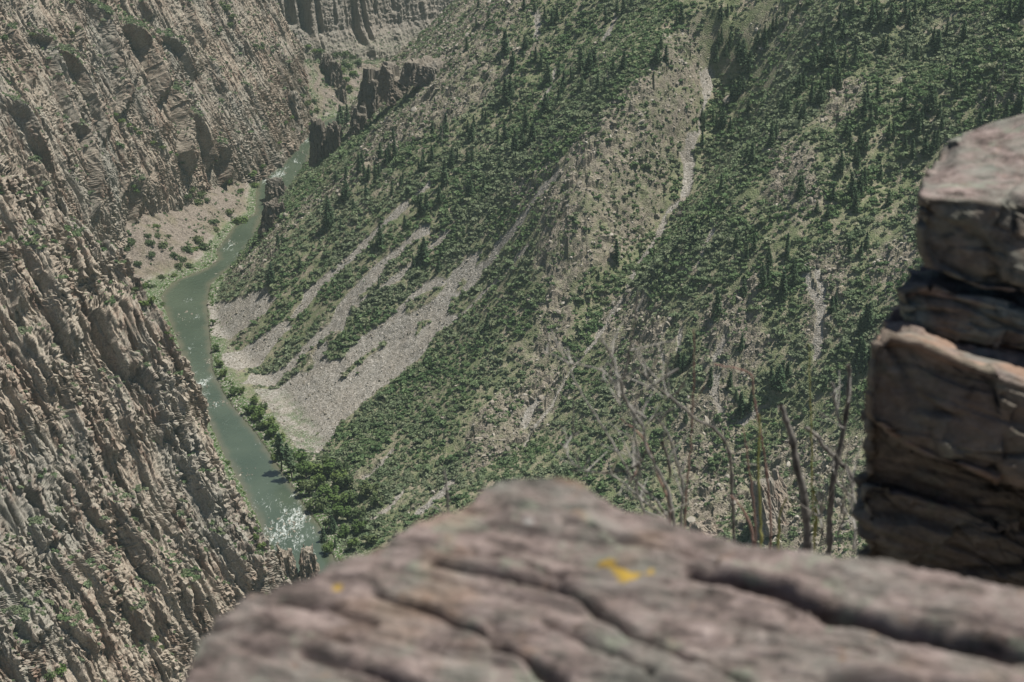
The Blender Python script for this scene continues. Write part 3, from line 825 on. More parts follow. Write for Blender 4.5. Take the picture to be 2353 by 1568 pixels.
def scatter_object(name, pts, scl, rot, idx, coll, label, cat):
    me = bpy.data.meshes.new(name)
    me.vertices.add(len(pts)); me.vertices.foreach_set('co', np.ascontiguousarray(pts, dtype=F32).ravel())
    a = me.attributes.new('sc', 'FLOAT_VECTOR', 'POINT'); a.data.foreach_set('vector', np.ascontiguousarray(scl, dtype=F32).ravel())
    a = me.attributes.new('rt', 'FLOAT_VECTOR', 'POINT'); a.data.foreach_set('vector', np.ascontiguousarray(rot, dtype=F32).ravel())
    a = me.attributes.new('ki', 'INT', 'POINT'); a.data.foreach_set('value', np.ascontiguousarray(idx, dtype=np.int32))
    ob = link(name, me); tag(ob, label, cat, kind='stuff')
    ng = bpy.data.node_groups.new(name, 'GeometryNodeTree')
    ng.interface.new_socket('Geometry', in_out='INPUT', socket_type='NodeSocketGeometry')
    ng.interface.new_socket('Geometry', in_out='OUTPUT', socket_type='NodeSocketGeometry')
    N = ng.nodes; gi = N.new('NodeGroupInput'); go = N.new('NodeGroupOutput')
    ip = N.new('GeometryNodeInstanceOnPoints'); ci = N.new('GeometryNodeCollectionInfo')
    ci.inputs['Collection'].default_value = coll; ci.inputs['Separate Children'].default_value = True; ci.inputs['Reset Children'].default_value = True
    def na(nm, ty):
        q = N.new('GeometryNodeInputNamedAttribute'); q.data_type = ty; q.inputs['Name'].default_value = nm; return q.outputs[0]
    L = ng.links.new
    L(gi.outputs[0], ip.inputs['Points']); L(ci.outputs[0], ip.inputs['Instance']); ip.inputs['Pick Instance'].default_value = True
    L(na('ki', 'INT'), ip.inputs['Instance Index'])
    e2r = N.new('FunctionNodeEulerToRotation'); L(na('rt', 'FLOAT_VECTOR'), e2r.inputs[0]); L(e2r.outputs[0], ip.inputs['Rotation'])
    L(na('sc', 'FLOAT_VECTOR'), ip.inputs['Scale']); L(ip.outputs[0], go.inputs[0])
    md = ob.modifiers.new('scatter', 'NODES'); md.node_group = ng
    return ob

def scatter_attrs(n, rng, lo, hi, nk, squash=(.75, 1.05)):
    s = np.exp(rng.normal(0, .33, n)); s = np.clip(s, .45, 2.0)*rng.uniform(lo, hi, n)
    sc = np.stack([s*rng.uniform(.85, 1.2, n), s*rng.uniform(.85, 1.2, n), s*rng.uniform(*squash, n)], -1)
    rt = np.stack([rng.normal(0, .12, n), rng.normal(0, .12, n), rng.uniform(0, 6.283, n)], -1)
    return sc, rt, rng.integers(0, nk, n)

def in_view(p, m=90):
    x, y, f = project(p)
    return (x > -m) & (x < PW + m) & (y > -m) & (y < PH + m)

rng = np.random.default_rng(21)
STEP = 1.75
cx, cy = np.meshgrid(np.arange(-225, 420, STEP), np.arange(720, 1800, STEP), indexing='ij')
cx = (cx + rng.uniform(-.8, .8, cx.shape)*STEP).ravel(); cy = (cy + rng.uniform(-.8, .8, cy.shape)*STEP).ravel()
z = height_right(cx, cy); P = np.stack([cx, cy, z], -1)
ok = ((z > 1.6) | ((z > 1.0) & (cy < 1010) & (cx - xR(cy) > 7))) & in_view(P)
P = P[ok]
fx_, fy_ = (P[:, 0] - gx[0])/DX, (P[:, 1] - gy[0])/DX
ii, jj = np.round(fx_).astype(int), np.round(fy_).astype(int)
sc_m = blur(scree.astype(F32), 1)[ii, jj]; rk = rock[ii, jj]; gdt = GRAD[ii, jj]
fa_, ac_ = P[:, 0]*cA + P[:, 1]*sA, -P[:, 0]*sA + P[:, 1]*cA
d = .60 + .75*fbm(fa_/50, ac_/11, 501, 3) + .45*fbm(P[:, 0]/22, P[:, 1]/22, 502, 3) + .25*fbm(P[:, 0]/7, P[:, 1]/7, 503, 2)
ppx, ppy, _ = project(P)
DENSE = [Z1((790,1330),(780,1190),(900,1150),(960,960),(1080,890),(1300,740),(1450,720),(1440,800),(1330,900),(1200,1020),(1060,1120),(950,1220),(850,1330)),
         [(740,1050),(840,930),(1020,790),(1060,830),(900,1000),(780,1130)], [(1960,20),(2060,40),(1720,420),(1540,620),(1480,620),(1640,440),(1800,200)],
         [(1600,460),(1760,520),(1700,640),(1480,700),(1440,640)], [(1180,300),(1480,100),(1560,140),(1330,330),(1100,470),(1040,420)], [(2100,0),(2353,0),(2353,260),(2150,350),(2050,300)],
         Z1((1650,40),(1850,120),(2150,120),(1900,440),(1640,640),(1480,740),(1440,700),(1500,420)), [(1700,700),(1850,560),(1870,640),(1800,800)], [(1930,640),(2010,640),(1990,900),(1900,960)]]
for q in DENSE: d = d + .38*inpoly(ppx + 5*fbm(P[:, 0]/15, P[:, 1]/15, 504, 2), ppy, q)
d = d - .24*rk
d = np.where(sc_m > .25, -.0 + .012, d)
keep = rng.uniform(0, 1, len(d)) < np.clip(d, .06, .98)
keep &= ~((sc_m > .25) & (rng.uniform(0, 1, len(d)) > .02)) & (gdt < 3)
P = P[keep]; rk = rk[keep]; dk = d[keep]
s_, r_, k_ = scatter_attrs(len(P), rng, 1.0, 1.75, 6)
s_ *= (.82 + .38*np.clip(dk, 0, 1) - .22*rk)[:, None]
P[:, 2] -= .15
# pale sage on the crests, dark oak in the dense bands
scatter_object('brush', P, s_, r_, k_, BC, 'dark green oak brush covering the steep hillside', 'brush')
NB = len(P)

# small shrubs and grass clumps on the ledges of the rock walls and on the talus banks
def wall_points(V, nz, vg, n, seed, lim=.55):
    rng = np.random.default_rng(seed)
    w = (np.clip(nz - lim, 0, 1)*(.25 + vg)*in_view(V, 40)).ravel()
    w /= w.sum()
    ix = rng.choice(len(w), n, replace=False, p=w)
    return V.reshape(-1, 3)[ix]
WPa = wall_points(VA, nza, va, 2600, 31); WPb = wall_points(VB, nzb, vb, 4200, 32); WPc = wall_points(VC, nzc, vc, 500, 33)
gm = (sstep(-.02, .3, fbm(LX/13, LY/13, 511, 4)) + .7*(LY > 1690))*(ZL > 1.2)*((dL < 78) | (LY > 1690))*((LY > 1170) | (LY < 1080))*in_view(np.stack([LX, LY, ZL], -1), 30) + .03*(ZL > 1.2)
w = gm.ravel()/gm.sum(); ixx = np.random.default_rng(34).choice(len(w), 4600, replace=False, p=w)
WPl = np.stack([LX, LY, ZL], -1).reshape(-1, 3)[ixx]
# green fringe along the water
yy = np.random.default_rng(35).uniform(840, 1640, 900); side = np.random.default_rng(36).uniform(0, 1, 900)
fr_x = np.where(side < .62, xR(yy) + np.random.default_rng(37).gamma(1.5, 2.6, 900) + 1, xL(yy) - np.random.default_rng(38).gamma(1.5, 2.2, 900) - 1)
fr_z = np.where(side < .62, height_right(fr_x, yy), height_left(fr_x, yy))
FRP = np.stack([fr_x, yy, fr_z], -1); FRP = FRP[(fr_z > .2) & (fr_z < 8)]
allp = np.vstack([WPa, WPb, WPc, WPl])
rng = np.random.default_rng(39)
s_, r_, k_ = scatter_attrs(len(allp), rng, .55, 1.05, 6); s_[-4600:] *= rng.uniform(.7, 1.9, (4600, 1)); s_[:2600] *= 1.2; s_[2600:6800] *= 1.35
scatter_object('ledge_shrubs', allp, s_, r_, k_, BC, 'small scattered shrubs on the cliff ledges and talus banks', 'shrubs')
fk = [brush_mesh('bank_willow', 140 + i, 60, 4, .3, .8) for i in range(3)]
FC = bpy.data.collections.new('willow_kinds')
for me in fk: me.materials.append(M_RIPAR); FC.objects.link(bpy.data.objects.new('bank_willow', me))
s_, r_, k_ = scatter_attrs(len(FRP), rng, .5, 1.0, 3)
scatter_object('bank_greenery', FRP, s_, r_, k_, FC, 'bright green low growth fringing the river edge', 'greenery')

# loose stones: angular blocks on the rocky ground, cobbles in the scree
def stone_mesh(name, seed, flat=.7):
    rng = np.random.default_rng(seed)
    import bmesh
    bm = bmesh.new(); bmesh.ops.create_icosphere(bm, subdivisions=2, radius=1)
    pl = [(unit(rng.normal(size=3)), rng.uniform(.45, .8)) for _ in range(11)]
    for v in bm.verts:
        c = np.array(v.co)
        for nrm, dd in pl:
            k = c @ nrm
            if k > dd: c = c - nrm*(k - dd)
        v.co = Vector(c*np.array([1, .85, flat]))
    me = bpy.data.meshes.new(name); bm.to_mesh(me); bm.free()
    return me
st = NT('loose_stone')
_r = st.n('ShaderNodeObjectInfo').outputs['Random']
st.color(st.mix(st.ramp(st.noise(st.pos(), .9, 5, .7), [(.35, 0), (.65, .6)]), st.ramp(_r, [(0, (.13, .115, .095)), (.6, (.225, .20, .165)), (1, (.40, .37, .325))]), (.20, .19, .15)))
M_STONE = st.m
KC = bpy.data.collections.new('stone_kinds')
for i in range(5):
    me = stone_mesh('loose_stone', 60 + i, .55 + .1*i); me.materials.append(M_STONE); KC.objects.link(bpy.data.objects.new('loose_stone', me))
rng = np.random.default_rng(41)
vis = in_view(V, 40)
w = (rock**1.2*vis*(ZR > 2)*np.clip(.5 + fbm(GX/12, GY/12, 521, 2), .05, 1.2)).ravel(); w /= w.sum()
i1 = rng.choice(len(w), 15000, replace=False, p=w)
w = (scree*vis*(ZR > 1)).ravel().astype(float); w /= w.sum()
i2 = rng.choice(len(w), 4000, replace=False, p=w)
w = (vis*(ZR > .2)*(ZR < 2.2)*(dR < 25)).ravel().astype(float); w /= w.sum()
i3 = rng.choice(len(w), 1800, replace=False, p=w)
vl = in_view(np.stack([LX, LY, ZL], -1), 30)
w = (vl*(ZL > .1)*(dL < 90)*(.25 + (ZL < 2.2))).ravel().astype(float); w /= w.sum()
i4 = rng.choice(len(w), 3600, replace=False, p=w)
Vr = V.reshape(-1, 3)
rr_ = np.random.default_rng(43); rap = []
for (px, py, n_, w_) in ((675,1200,45,48),(640,1225,30,40),(466,884,22,18),(505,925,14,16),(640,398,26,26),(612,415,18,18),(690,350,24,20),(715,302,18,14),(530,560,16,22),(425,730,18,20),(400,770,14,12),(560,1090,14,24),(480,830,12,12)):
    q = at_z(px + rr_.normal(0, w_*.6, n_), py + rr_.normal(0, w_*.35, n_), np.zeros(n_)); rap.append(q)
rap = np.vstack(rap); NR = len(rap)
SP = np.vstack([Vr[i1], Vr[i2], Vr[i3], np.stack([LX, LY, ZL], -1).reshape(-1, 3)[i4], rap])
sz = np.concatenate([np.clip(np.exp(rng.normal(-.3, .5, 15000)), .3, 3.0), np.clip(np.exp(rng.normal(-.85, .45, 4000)), .2, 1.7), np.clip(np.exp(rng.normal(-.6, .4, 1800)), .25, 2), np.clip(np.exp(rng.normal(-.65, .45, 3600)), .25, 2), np.clip(np.exp(rng.normal(-.5, .4, NR)), .3, 1.6)])
sc3 = np.stack([sz*rng.uniform(.8, 1.3, len(sz)), sz*rng.uniform(.7, 1.1, len(sz)), sz*rng.uniform(.6, 1.0, len(sz))], -1)
scatter_object('loose_stones', SP, sc3, np.stack([rng.normal(0, .4, len(sz)), rng.normal(0, .4, len(sz)), rng.uniform(0, 6.28, len(sz))], -1), rng.integers(0, 5, len(sz)), KC,
               'pale angular stones strewn over outcrops, scree and river banks', 'stones')
# ------------------------------------------------------------------ trees
def tube(path, radii, seg=6, cap=True):
    path = np.asarray(path, float); n = len(path)
    V = []; F = []
    for i in range(n):
        t = unit(path[min(i + 1, n - 1)] - path[max(i - 1, 0)])
        a = np.array([0, 0, 1.0]) if abs(t[2]) < .9 else np.array([1.0, 0, 0])
        u = unit(np.cross(t, a)); w = np.cross(t, u)
        for k in range(seg):
            an = 6.28318*k/seg
            V.append(path[i] + radii[i]*(math.cos(an)*u + math.sin(an)*w))
    for i in range(n - 1):
        for k in range(seg):
            F.append((i*seg + k, i*seg + (k + 1) % seg, (i + 1)*seg + (k + 1) % seg, (i + 1)*seg + k))
    return np.array(V), np.array(F)

def join(parts):
    V = []; F = []; o = 0
    for v, f in parts:
        V.append(v); F.append(f + o); o += len(v)
    return np.vstack(V), np.vstack(F)

def conifer_meshes(seed, width=.21, dense=1.0, low=.1, top=1.0, drop=.35):
    """unit height tree: trunk mesh and crown mesh of drooping whorled branches"""
    rng = np.random.default_rng(seed)
    tv, tf = tube([(0, 0, -.04), (.004, 0, .3), (-.004, .003, .65), (0, 0, .97)], [.019, .014, .008, .002], 6)
    Q = []; bp = []
    z = low
    while z < .985:
        f = (z - low)/(1 - low)
        R0 = width*((1 - f)**.8)*(.85 + .3*rng.uniform()) + .012
        if f < .12: R0 *= .55 + 3.5*f
        nb = max(4, int((9 if f < .7 else 6)*dense))
        a0 = rng.uniform(0, 6.28)
        for b in range(nb):
            if rng.uniform() < .12: continue
            a = a0 + 6.283*b/nb + rng.normal(0, .22); L = R0*rng.uniform(.65, 1.15)
            dr = np.array([math.cos(a), math.sin(a), 0])
            ns = max(2, int(L/.035))
            for k in range(ns):
                u = (k + .7)/ns
                c = dr*L*u + np.array([0, 0, z - drop*L*u*u + .012*rng.normal()]) + np.cross(dr, [0, 0, 1])*rng.normal(0, .18*L*(1 - u*.5))
                Q.append((c, np.array([dr[0]*.35, dr[1]*.35, 1.0]) + rng.normal(size=3)*.45, .040*rng.uniform(.7, 1.2)*(1.15 - .35*u)))
        z += .034*(1.15 - .3*f)
    for k in range(5): Q.append((np.array([0, 0, .96 + .01*k]), rng.normal(size=3), .012))
    c = np.array([q[0] for q in Q]); nn = unit(np.array([q[1] for q in Q])); s = np.array([q[2] for q in Q])
    V_, F_ = leaf_quads(c, nn, s, rng, 1.0)
    return mesh_np('trunk', tv, tf, True), mesh_np('crown', V_, F_)

CONI = [conifer_meshes(1, .19, 1.2, .05), conifer_meshes(2, .24, 1.2, .05), conifer_meshes(3, .22, 1.0, .08), conifer_meshes(4, .28, 1.1, .06, drop=.2), conifer_meshes(5, .17, 1.3, .04)]
PINE = conifer_meshes(9, .17, .75, .36, drop=.12)
for t_, c_ in CONI + [PINE]:
    t_.materials.append(M_BARK); c_.materials.append(M_NEEDLE)

def broadleaf_meshes(seed, n=520, lobes=9, leaf=.075):
    rng = np.random.default_rng(seed)
    tp = [tube([(0, 0, -.05), (.01, .01, .2), (.03, -.01, .45)], [.035, .028, .016], 6)]
    cs = []; ns = []
    for k in range(lobes):
        a = rng.uniform(0, 6.28); rr = rng.uniform(.08, .34); zz = rng.uniform(.32, .82)
        rr *= 1.15 - .7*abs(zz - .5)
        c = np.array([math.cos(a)*rr, math.sin(a)*rr, zz]); r = rng.uniform(.13, .21)
        tp.append(tube([(.01, 0, .22), c*.6 + np.array([0, 0, .08]), c], [.016, .010, .004], 5))
        m = n//lobes; d = unit(rng.normal(size=(m, 3)))
        cs.append(c + d*r*rng.uniform(.55, 1.08, (m, 1))); ns.append(unit(d + rng.normal(size=(m, 3))*.6 + np.array([0, 0, .3])))
    c = np.vstack(cs); V_, F_ = leaf_quads(c, np.vstack(ns), rng.uniform(.55, 1.1, len(c))*leaf, rng)
    tv, tf = join(tp)
    return mesh_np('trunk', tv, tf, True), mesh_np('crown', V_, F_)
BROAD = [broadleaf_meshes(20 + i, 560, 8 + i, .07) for i in range(4)]
for t_, c_ in BROAD: t_.materials.append(M_BARK); c_.materials.append(M_RIPAR)
OAKT = []
for t_, c_ in BROAD:
    c2 = c_.copy(); c2.materials.clear(); c2.materials.append(M_BUSH); OAKT.append((t_, c2))

def snag_mesh(seed):
    rng = np.random.default_rng(seed)
    tp = [tube([(0, 0, -.04), (.006, .004, .35), (.0, -.006, .7), (.01, .004, 1)], [.016, .012, .008, .002], 6)]
    bp = []
    for k in range(34):
        z = rng.uniform(.2, .96); a = rng.uniform(0, 6.28); L = (1.05 - z)*rng.uniform(.08, .26)
        d = np.array([math.cos(a), math.sin(a), 0])
        bp.append(tube([(0, 0, z), d*L*.6 + np.array([0, 0, z - .01]), d*L + np.array([0, 0, z - .035 + .03*rng.normal()])], [.005, .0035, .0015], 4))
    return mesh_np('trunk', *tp[0], True), mesh_np('branches', *join(bp), True)
SNAG = [snag_mesh(71), snag_mesh(72)]
for a_, b_ in SNAG: a_.materials.append(M_DEAD); b_.materials.append(M_DEAD)

def plant(name, pos, h, pair, parts, rng, wide=1.0):
    o = empty(name, pos, rng.uniform(0, 6.28), (h*wide, h*wide, h))
    for nm, me in zip(parts, pair):
        c = link(nm, me, None, o)
    return o

def C(ox, oy, *pts): return [(ox + .3418*x, oy + .3418*y, .3418*h) for x, y, h in pts]
TREES = C(746.8, 0, (705,125,75),(950,340,95),(1020,185,75),(1210,360,160),(1260,480,140),(1480,130,90),(1520,190,120),(1560,150,110),(1600,120,80),(1180,420,60),(1350,330,95),(1420,420,105),(1450,470,115),(1500,560,135),(1570,520,105),(1600,600,125),(1720,470,150),(1760,520,170),(1800,470,150),(1660,540,95),(1880,640,115),(1830,610,115),(1730,610,95),(2000,470,125),(1940,500,115),(1890,160,120),(1960,110,110),(2010,90,100),(2060,50,90),(2230,420,115),(2290,420,115),(2260,330,85),(1220,690,170),(1250,660,150),(1570,700,115),(1590,640,85),(1480,770,145),(1500,720,95),(1350,900,180),(1390,960,135),(1215,950,135),(1250,800,105),(1080,820,85),(1060,800,75),(1280,1020,150),(1330,1000,105),(1160,960,95),(980,940,115),(960,900,95),(1000,860,85),(790,930,115),(810,880,120),(720,900,85),(460,930,85),(990,1090,95),(960,1080,85),(1080,1130,75),(1180,1160,115),(650,1150,95),(660,1110,95),(630,1130,65),(850,1110,115),(890,1080,85),(720,1080,105),(430,1080,120),(410,1110,115),(370,1060,105),(470,1050,120),(340,1230,115),(360,1210,120),(290,1220,115),(270,1190,105),(230,1150,115),(250,1100,95),(140,1190,95),(75,1220,75),(140,1330,130),(120,1350,95),(190,1420,85),(280,1330,95),(520,1230,85),(450,1310,95),(510,1250,75),(800,1240,170),(680,1420,125),(640,1430,115),(630,1370,75),(770,1370,130),(960,1320,115),(980,1310,115),(1070,1270,95),(1410,1290,65),(540,1540,95),(100,1540,65),(20,1530,210),(880,1420,65),(560,250,90),(640,200,80),(680,160,70),(1030,60,80),(1100,120,70),(1340,60,80),(1410,80,70))
TREES += C(1548.7, 0, (50,130,95),(20,180,85),(310,130,95),(360,110,85),(690,200,105),(660,210,85),(640,260,85),(830,90,85),(750,110,75),(460,440,170),(500,480,140),(430,380,115),(380,320,105),(320,280,95),(300,300,95),(350,380,85),(280,420,115),(610,330,120),(560,300,95),(540,340,95),(600,270,105),(440,640,130),(400,680,130),(380,700,95),(470,600,85),(330,860,130),(370,900,115),(290,880,115),(260,830,95),(200,860,105),(180,820,95),(190,980,115),(1000,460,150),(1060,420,150),(960,420,130),(940,480,130),(1010,300,140),(1110,190,160),(1130,260,120),(1200,110,105),(1270,60,95),(1330,180,150),(1390,200,140),(1350,120,115),(1460,180,150),(1550,120,130),(1580,190,120),(1620,110,115),(1690,60,95),(1100,530,150),(1140,460,120),(1220,420,115),(1400,360,120),(1430,340,105),(1560,370,95),(1630,400,95),(1770,340,140),(1740,310,120),(1830,240,105),(1950,280,140),(840,630,130),(870,590,120),(920,700,150),(980,700,150),(1000,690,130),(1040,600,115),(1110,600,115),(1080,590,95),(770,760,115),(740,730,115),(850,820,105),(870,790,105),(820,770,95),(500,740,85),(650,990,180),(680,930,105),(520,1100,150),(490,1080,115),(510,850,85),(620,860,85),(700,740,75),(1300,720,150),(1370,660,120),(1280,780,160),(1320,840,150),(1360,820,95),(1550,740,120),(1610,830,150),(1640,900,140),(1730,740,160),(1750,690,120),(1680,780,130),(1660,860,140),(1780,800,115),(1850,560,95),(1900,640,105),(1150,930,120),(1180,990,130),(1250,980,120),(1220,1080,115),(1280,1010,120),(1440,940,120),(1120,1160,120),(1130,1120,115),(1230,1120,115),(1480,920,105),(1550,1000,105),(1600,1060,130),(1680,1050,150),(1730,1050,170),(1760,1000,130),(1800,880,105),(2060,850,105),(2140,790,115),(2230,800,130),(2300,770,140),(2330,760,120),(2080,650,105),(2110,720,120),(1980,560,115),(2250,130,130),(2330,120,140),(2200,120,105),(2290,620,115),(2150,560,130),(1200,1320,160),(1240,1290,150),(1280,1240,120),(1220,1410,115),(840,1330,150),(860,1280,105),(320,1260,95),(1030,1460,95),(960,1430,85),(1070,1340,115),(1390,1200,95),(1440,1380,105),(1750,1150,85),(1800,1150,85))
TREES += C(1548.7, 517, (140,100,115),(760,180,130),(540,160,95),(420,150,115),(490,220,95),(640,280,130),(600,420,170),(630,390,120),(730,480,180),(800,330,115),(810,390,115),(760,230,105),(290,600,160),(470,480,115),(1060,590,120),(1090,560,115),(1180,190,105),(1250,220,115),(1290,160,115),(1270,720,200),(1310,700,180),(1240,740,130),(1230,970,230),(1270,990,240),(1300,960,150),(1120,870,95),(450,840,105),(240,1090,140),(370,1110,130),(40,990,130),(70,960,115),(20,960,140),(120,930,105),(450,1290,180),(510,1250,160),(420,1180,85),(700,1110,180),(730,1050,150),(760,1020,115),(660,1080,140),(1010,1120,105),(80,1330,95))
TREES += C(746.8, 517, (370,140,140),(660,230,150),(600,280,85),(760,320,105),(800,190,85),(935,80,65),(360,420,75),(1085,700,105),(1960,240,150),(1840,370,65))
TREES += C(0, 517, (1820,400,150),(2020,290,85),(1870,130,85),(1900,130,75))
TREES += [(786,292,52),(797,286,45),(778,300,40),(890,150,22),(905,118,20),(960,60,24),(975,45,22),(744,1250,42),(764,1222,40),(770,1262,30)]
ZONES = [(930,330,'on the wooded slope above the dark river crags'),(800,290,'beside the river narrows at the end of the gorge'),(950,90,'along the far skyline edge of the hillside'),
 (1120,100,'among pale outcrops at the top of the far hillside'),(1180,330,'in the dense wood between pale outcrops and the long chute tops'),(1330,180,'in the dense dark wood left of the rocky spur'),
 (1450,60,'on the shoulder just above the rocky spur'),(1000,430,'near the top ends of the thin scree chutes'),(760,480,'alone on the brush slope close to the river crags'),
 (1000,600,'among the brush between two scree chutes'),(1660,120,'around the head of the rocky gully'),(1690,220,'crowding the big boulder beside the gully'),(1620,330,'in the gully bottom beside the pale scree ribbon'),
 (1760,330,'on the sage green rib right of the gully'),(1900,60,'in the shaded upper right wood'),(1890,200,'along the dark ravine on the upper right slope'),(2100,120,'in the thick brush near the upper right corner'),
 (1990,270,'on the rocky knoll of the right slope'),(2120,280,'in the clump above the foreground boulder stack'),(2280,240,'right above the top of the foreground boulder'),(1940,440,'on the open stony slope left of the foreground boulder'),
 (1720,420,'on the stony rib below the sage green band'),(2080,380,'against the left edge of the foreground boulder stack'),(1640,700,'among the brush in the middle of the right slope'),(1780,620,'beside the brown bare patches of the right slope'),
 (1980,790,'in the dark file beside the lower foreground boulder'),(1640,880,'on the bare ground behind the dead twigs'),(1790,880,'behind the thick dead stems'),(1700,970,'low on the slope just above the foreground ledge'),
 (1960,550,'beside the vertical stony chute on the right'),(760,1240,'on the green flat beside the white rapids'),(1100,760,'in the even brush right of the big scree fan'),(1400,580,'at the lower foot of the rocky spur')]
rng = np.random.default_rng(51)
T = np.array(TREES); TP, TS = hit(T[:, 0], T[:, 1], which='RL')
SIZE = {0: 'small', 1: 'mid sized', 2: 'tall'}
ntree = 0; treepos = []
for (px, py, hp), p, sid in zip(TREES, TP, TS):
    if sid < 0: continue
    dist = np.linalg.norm(p - CAM); h = hp*PXR*dist/.9
    if any((p[0] - q[0])**2 + (p[1] - q[1])**2 < 2.2 for q in treepos): continue
    treepos.append(p)
    h = float(np.clip(h, 4, 30))*.95
    v = rng.integers(0, 5)
    o = plant('conifer', (p[0], p[1], p[2] - .3), h, CONI[v], ('trunk', 'crown'), rng, rng.uniform(.85, 1.35))
    o.rotation_euler[0] = rng.normal(0, .045); o.rotation_euler[1] = rng.normal(0, .045)
    zn = min(ZONES, key=lambda z_: (z_[0] - px)**2 + (z_[1] - py)**2)[2]
    sz = 0 if h < 9 else (1 if h < 13 else 2)
    tag(o, f'{SIZE[sz]} dark conifer {zn}', 'conifer', 'conifers scattered over the right hillside')
    ntree += 1

for (px, py, hp, lab) in ((648,1084,92,'tall bare-stemmed pine leaning beside the river, left of two'), (671,1098,80,'tall bare-stemmed pine just right of the leaning pine')):
    p = hit([px], [py], which='R')[0][0]; h = hp*PXR*np.linalg.norm(p - CAM)/.9
    o = plant('pine_tree', p, h, PINE, ('trunk', 'crown'), rng, 1.1); o.rotation_euler[1] = R(-6)
    tag(o, lab, 'pine tree', 'pines on the river bank')

for i, (px, py, hp, lab) in enumerate(((2272,236,46,'bleached dead tree low on the upper right slope'), (2302,195,52,'tall bleached dead tree near the upper right corner'), (2340,215,44,'grey dead tree at the right edge above the boulder'), (2068,418,42,'pale bare snag left of the foreground boulder top'), (704,381,38,'thin bare tree standing at the river bend'), (1017,330,40,'bare grey snag in the middle of the wooded slope'), (1655,40,40,'bare snag at the head of the gully'))):
    p = hit([px], [py], which='RL')[0][0]
    if np.isnan(p[0]): continue
    h = hp*PXR*np.linalg.norm(p - CAM)/.9
    o = plant('dead_tree', p, h, SNAG[i % 2], ('trunk', 'branches'), rng, 1.0); tag(o, lab, 'dead tree', 'dead trees on the hillside')

# broadleaf trees along the water and bushes on the talus: (px, py of the foot, width in survey px, kind)
RIV = [(497,806,17,0),(488,748,14,0),(505,842,18,0),(512,868,20,0),(540,908,22,0),(556,905,16,0),(580,930,20,0),(575,950,26,0),(592,965,30,0),(607,950,22,1),(612,985,30,0),(622,1003,30,0),(640,1020,26,0),(600,985,18,1),(655,1050,28,0),(632,1060,20,0),
 (690,1075,34,0),(705,1100,36,0),(728,1090,36,0),(752,1100,40,0),(775,1115,38,0),(798,1128,36,1),(735,1125,36,0),(712,1140,34,1),(760,1150,40,0),(785,1160,36,0),(740,1170,30,1),(810,1160,30,1),(772,1195,34,0),(800,1200,34,0),(748,1215,26,1),(720,1175,26,1),(830,1190,30,1),(830,1225,32,0),(790,1235,30,0),(850,1140,34,1),(868,1165,30,1),(760,1275,30,0),(805,1265,30,0),(850,1250,30,1),(690,1125,26,0),(675,1085,24,1),(755,1075,30,1),(785,1085,28,1)]
BZ = 'leafy tree'
rng = np.random.default_rng(52)
A_ = np.array(RIV, float); RP, RS = hit(A_[:, 0], A_[:, 1], which='R')
for (px, py, w, k), p, sid in zip(RIV, RP, RS):
    if sid < 0: continue
    h = w*PXR*np.linalg.norm(p - CAM)*1.22
    pair = (BROAD if k == 0 else OAKT)[rng.integers(0, 4)]
    o = plant('riverside_tree', (p[0], p[1], p[2] - .1*h), h, pair, ('trunk', 'crown'), rng, rng.uniform(1.0, 1.25))
    tone = 'bright green' if k == 0 else 'dull olive green'
    where = 'on the grassy strip beside the upper river bend' if py < 900 else 'at the toe of the big scree fan' if py < 1062 else 'on the wooded river flat below the scree fan' if py < 1160 else 'on the river flat beside the white rapids'
    tag(o, f'{tone} rounded tree {where}', BZ, 'leafy trees along the right bank')

BUSH = [(345,560,24,1),(340,545,18,1),(372,568,24,1),(350,588,20,1),(362,545,18,1),(455,556,30,1),(466,572,28,1),(447,575,20,0),(418,598,24,1),(410,615,22,1),(436,612,20,1),(316,608,20,1),(300,560,24,1),(288,575,22,1),(540,512,26,0),(556,510,26,0),(524,490,24,1),(488,512,26,1),(498,530,20,1),(560,520,20,0),
 (440,440,22,1),(462,452,24,1),(430,455,20,1),(452,468,24,1),(474,462,18,1),(524,420,18,0),(552,440,18,0),(577,402,24,0),(586,430,22,0),(602,385,16,0),(330,660,22,0),(350,660,20,1),(372,640,18,1),(400,635,16,0),(310,665,18,1),(400,590,20,1),(426,575,22,1),(360,520,18,0),(385,545,16,1),
 (350,690,22,0),(330,700,24,0),(372,700,14,0),(385,765,14,0),(395,780,12,0),(590,1235,18,0),(600,1255,20,0),(585,1215,14,0),
 (268,265,14,0),(280,280,16,0),(292,290,18,0),(306,298,18,0),(320,308,16,0),(348,330,18,0),(375,340,14,0),(390,352,14,0),(405,358,12,0),(420,375,12,1),(600,112,22,1),(586,106,18,1),(520,22,22,1),(535,40,20,1),(505,12,20,1),(528,58,16,1),
 (668,272,14,0),(655,285,14,0),(640,330,14,0),(672,300,14,1),(694,222,20,1),(704,240,20,1),(714,262,20,1),(722,235,18,1),(700,205,18,1),(728,255,16,1),(688,188,14,1),(712,288,14,0),(735,285,14,0),(690,305,10,0),
 (708,110,16,0),(722,118,16,0),(735,120,18,0),(770,128,20,1),(790,126,22,1),(808,134,22,1),(820,148,22,1),(800,155,22,0),(785,165,22,0),(810,170,22,0),(795,185,20,0),(780,200,18,0),(800,205,18,0),(790,150,20,1),
 (140,1540,34,0),(118,1556,26,1),(355,1470,18,0),(370,1490,16,1),(60,1335,16,1),(305,1400,14,1),(30,60,22,1),(75,80,16,1),(10,90,20,1),(165,80,16,1),(180,65,14,1),(315,440,16,0),(308,430,16,0)]
rng = np.random.default_rng(53)
A_ = np.array(BUSH, float); BP_, BS_ = hit(A_[:, 0], A_[:, 1])
bushm = []
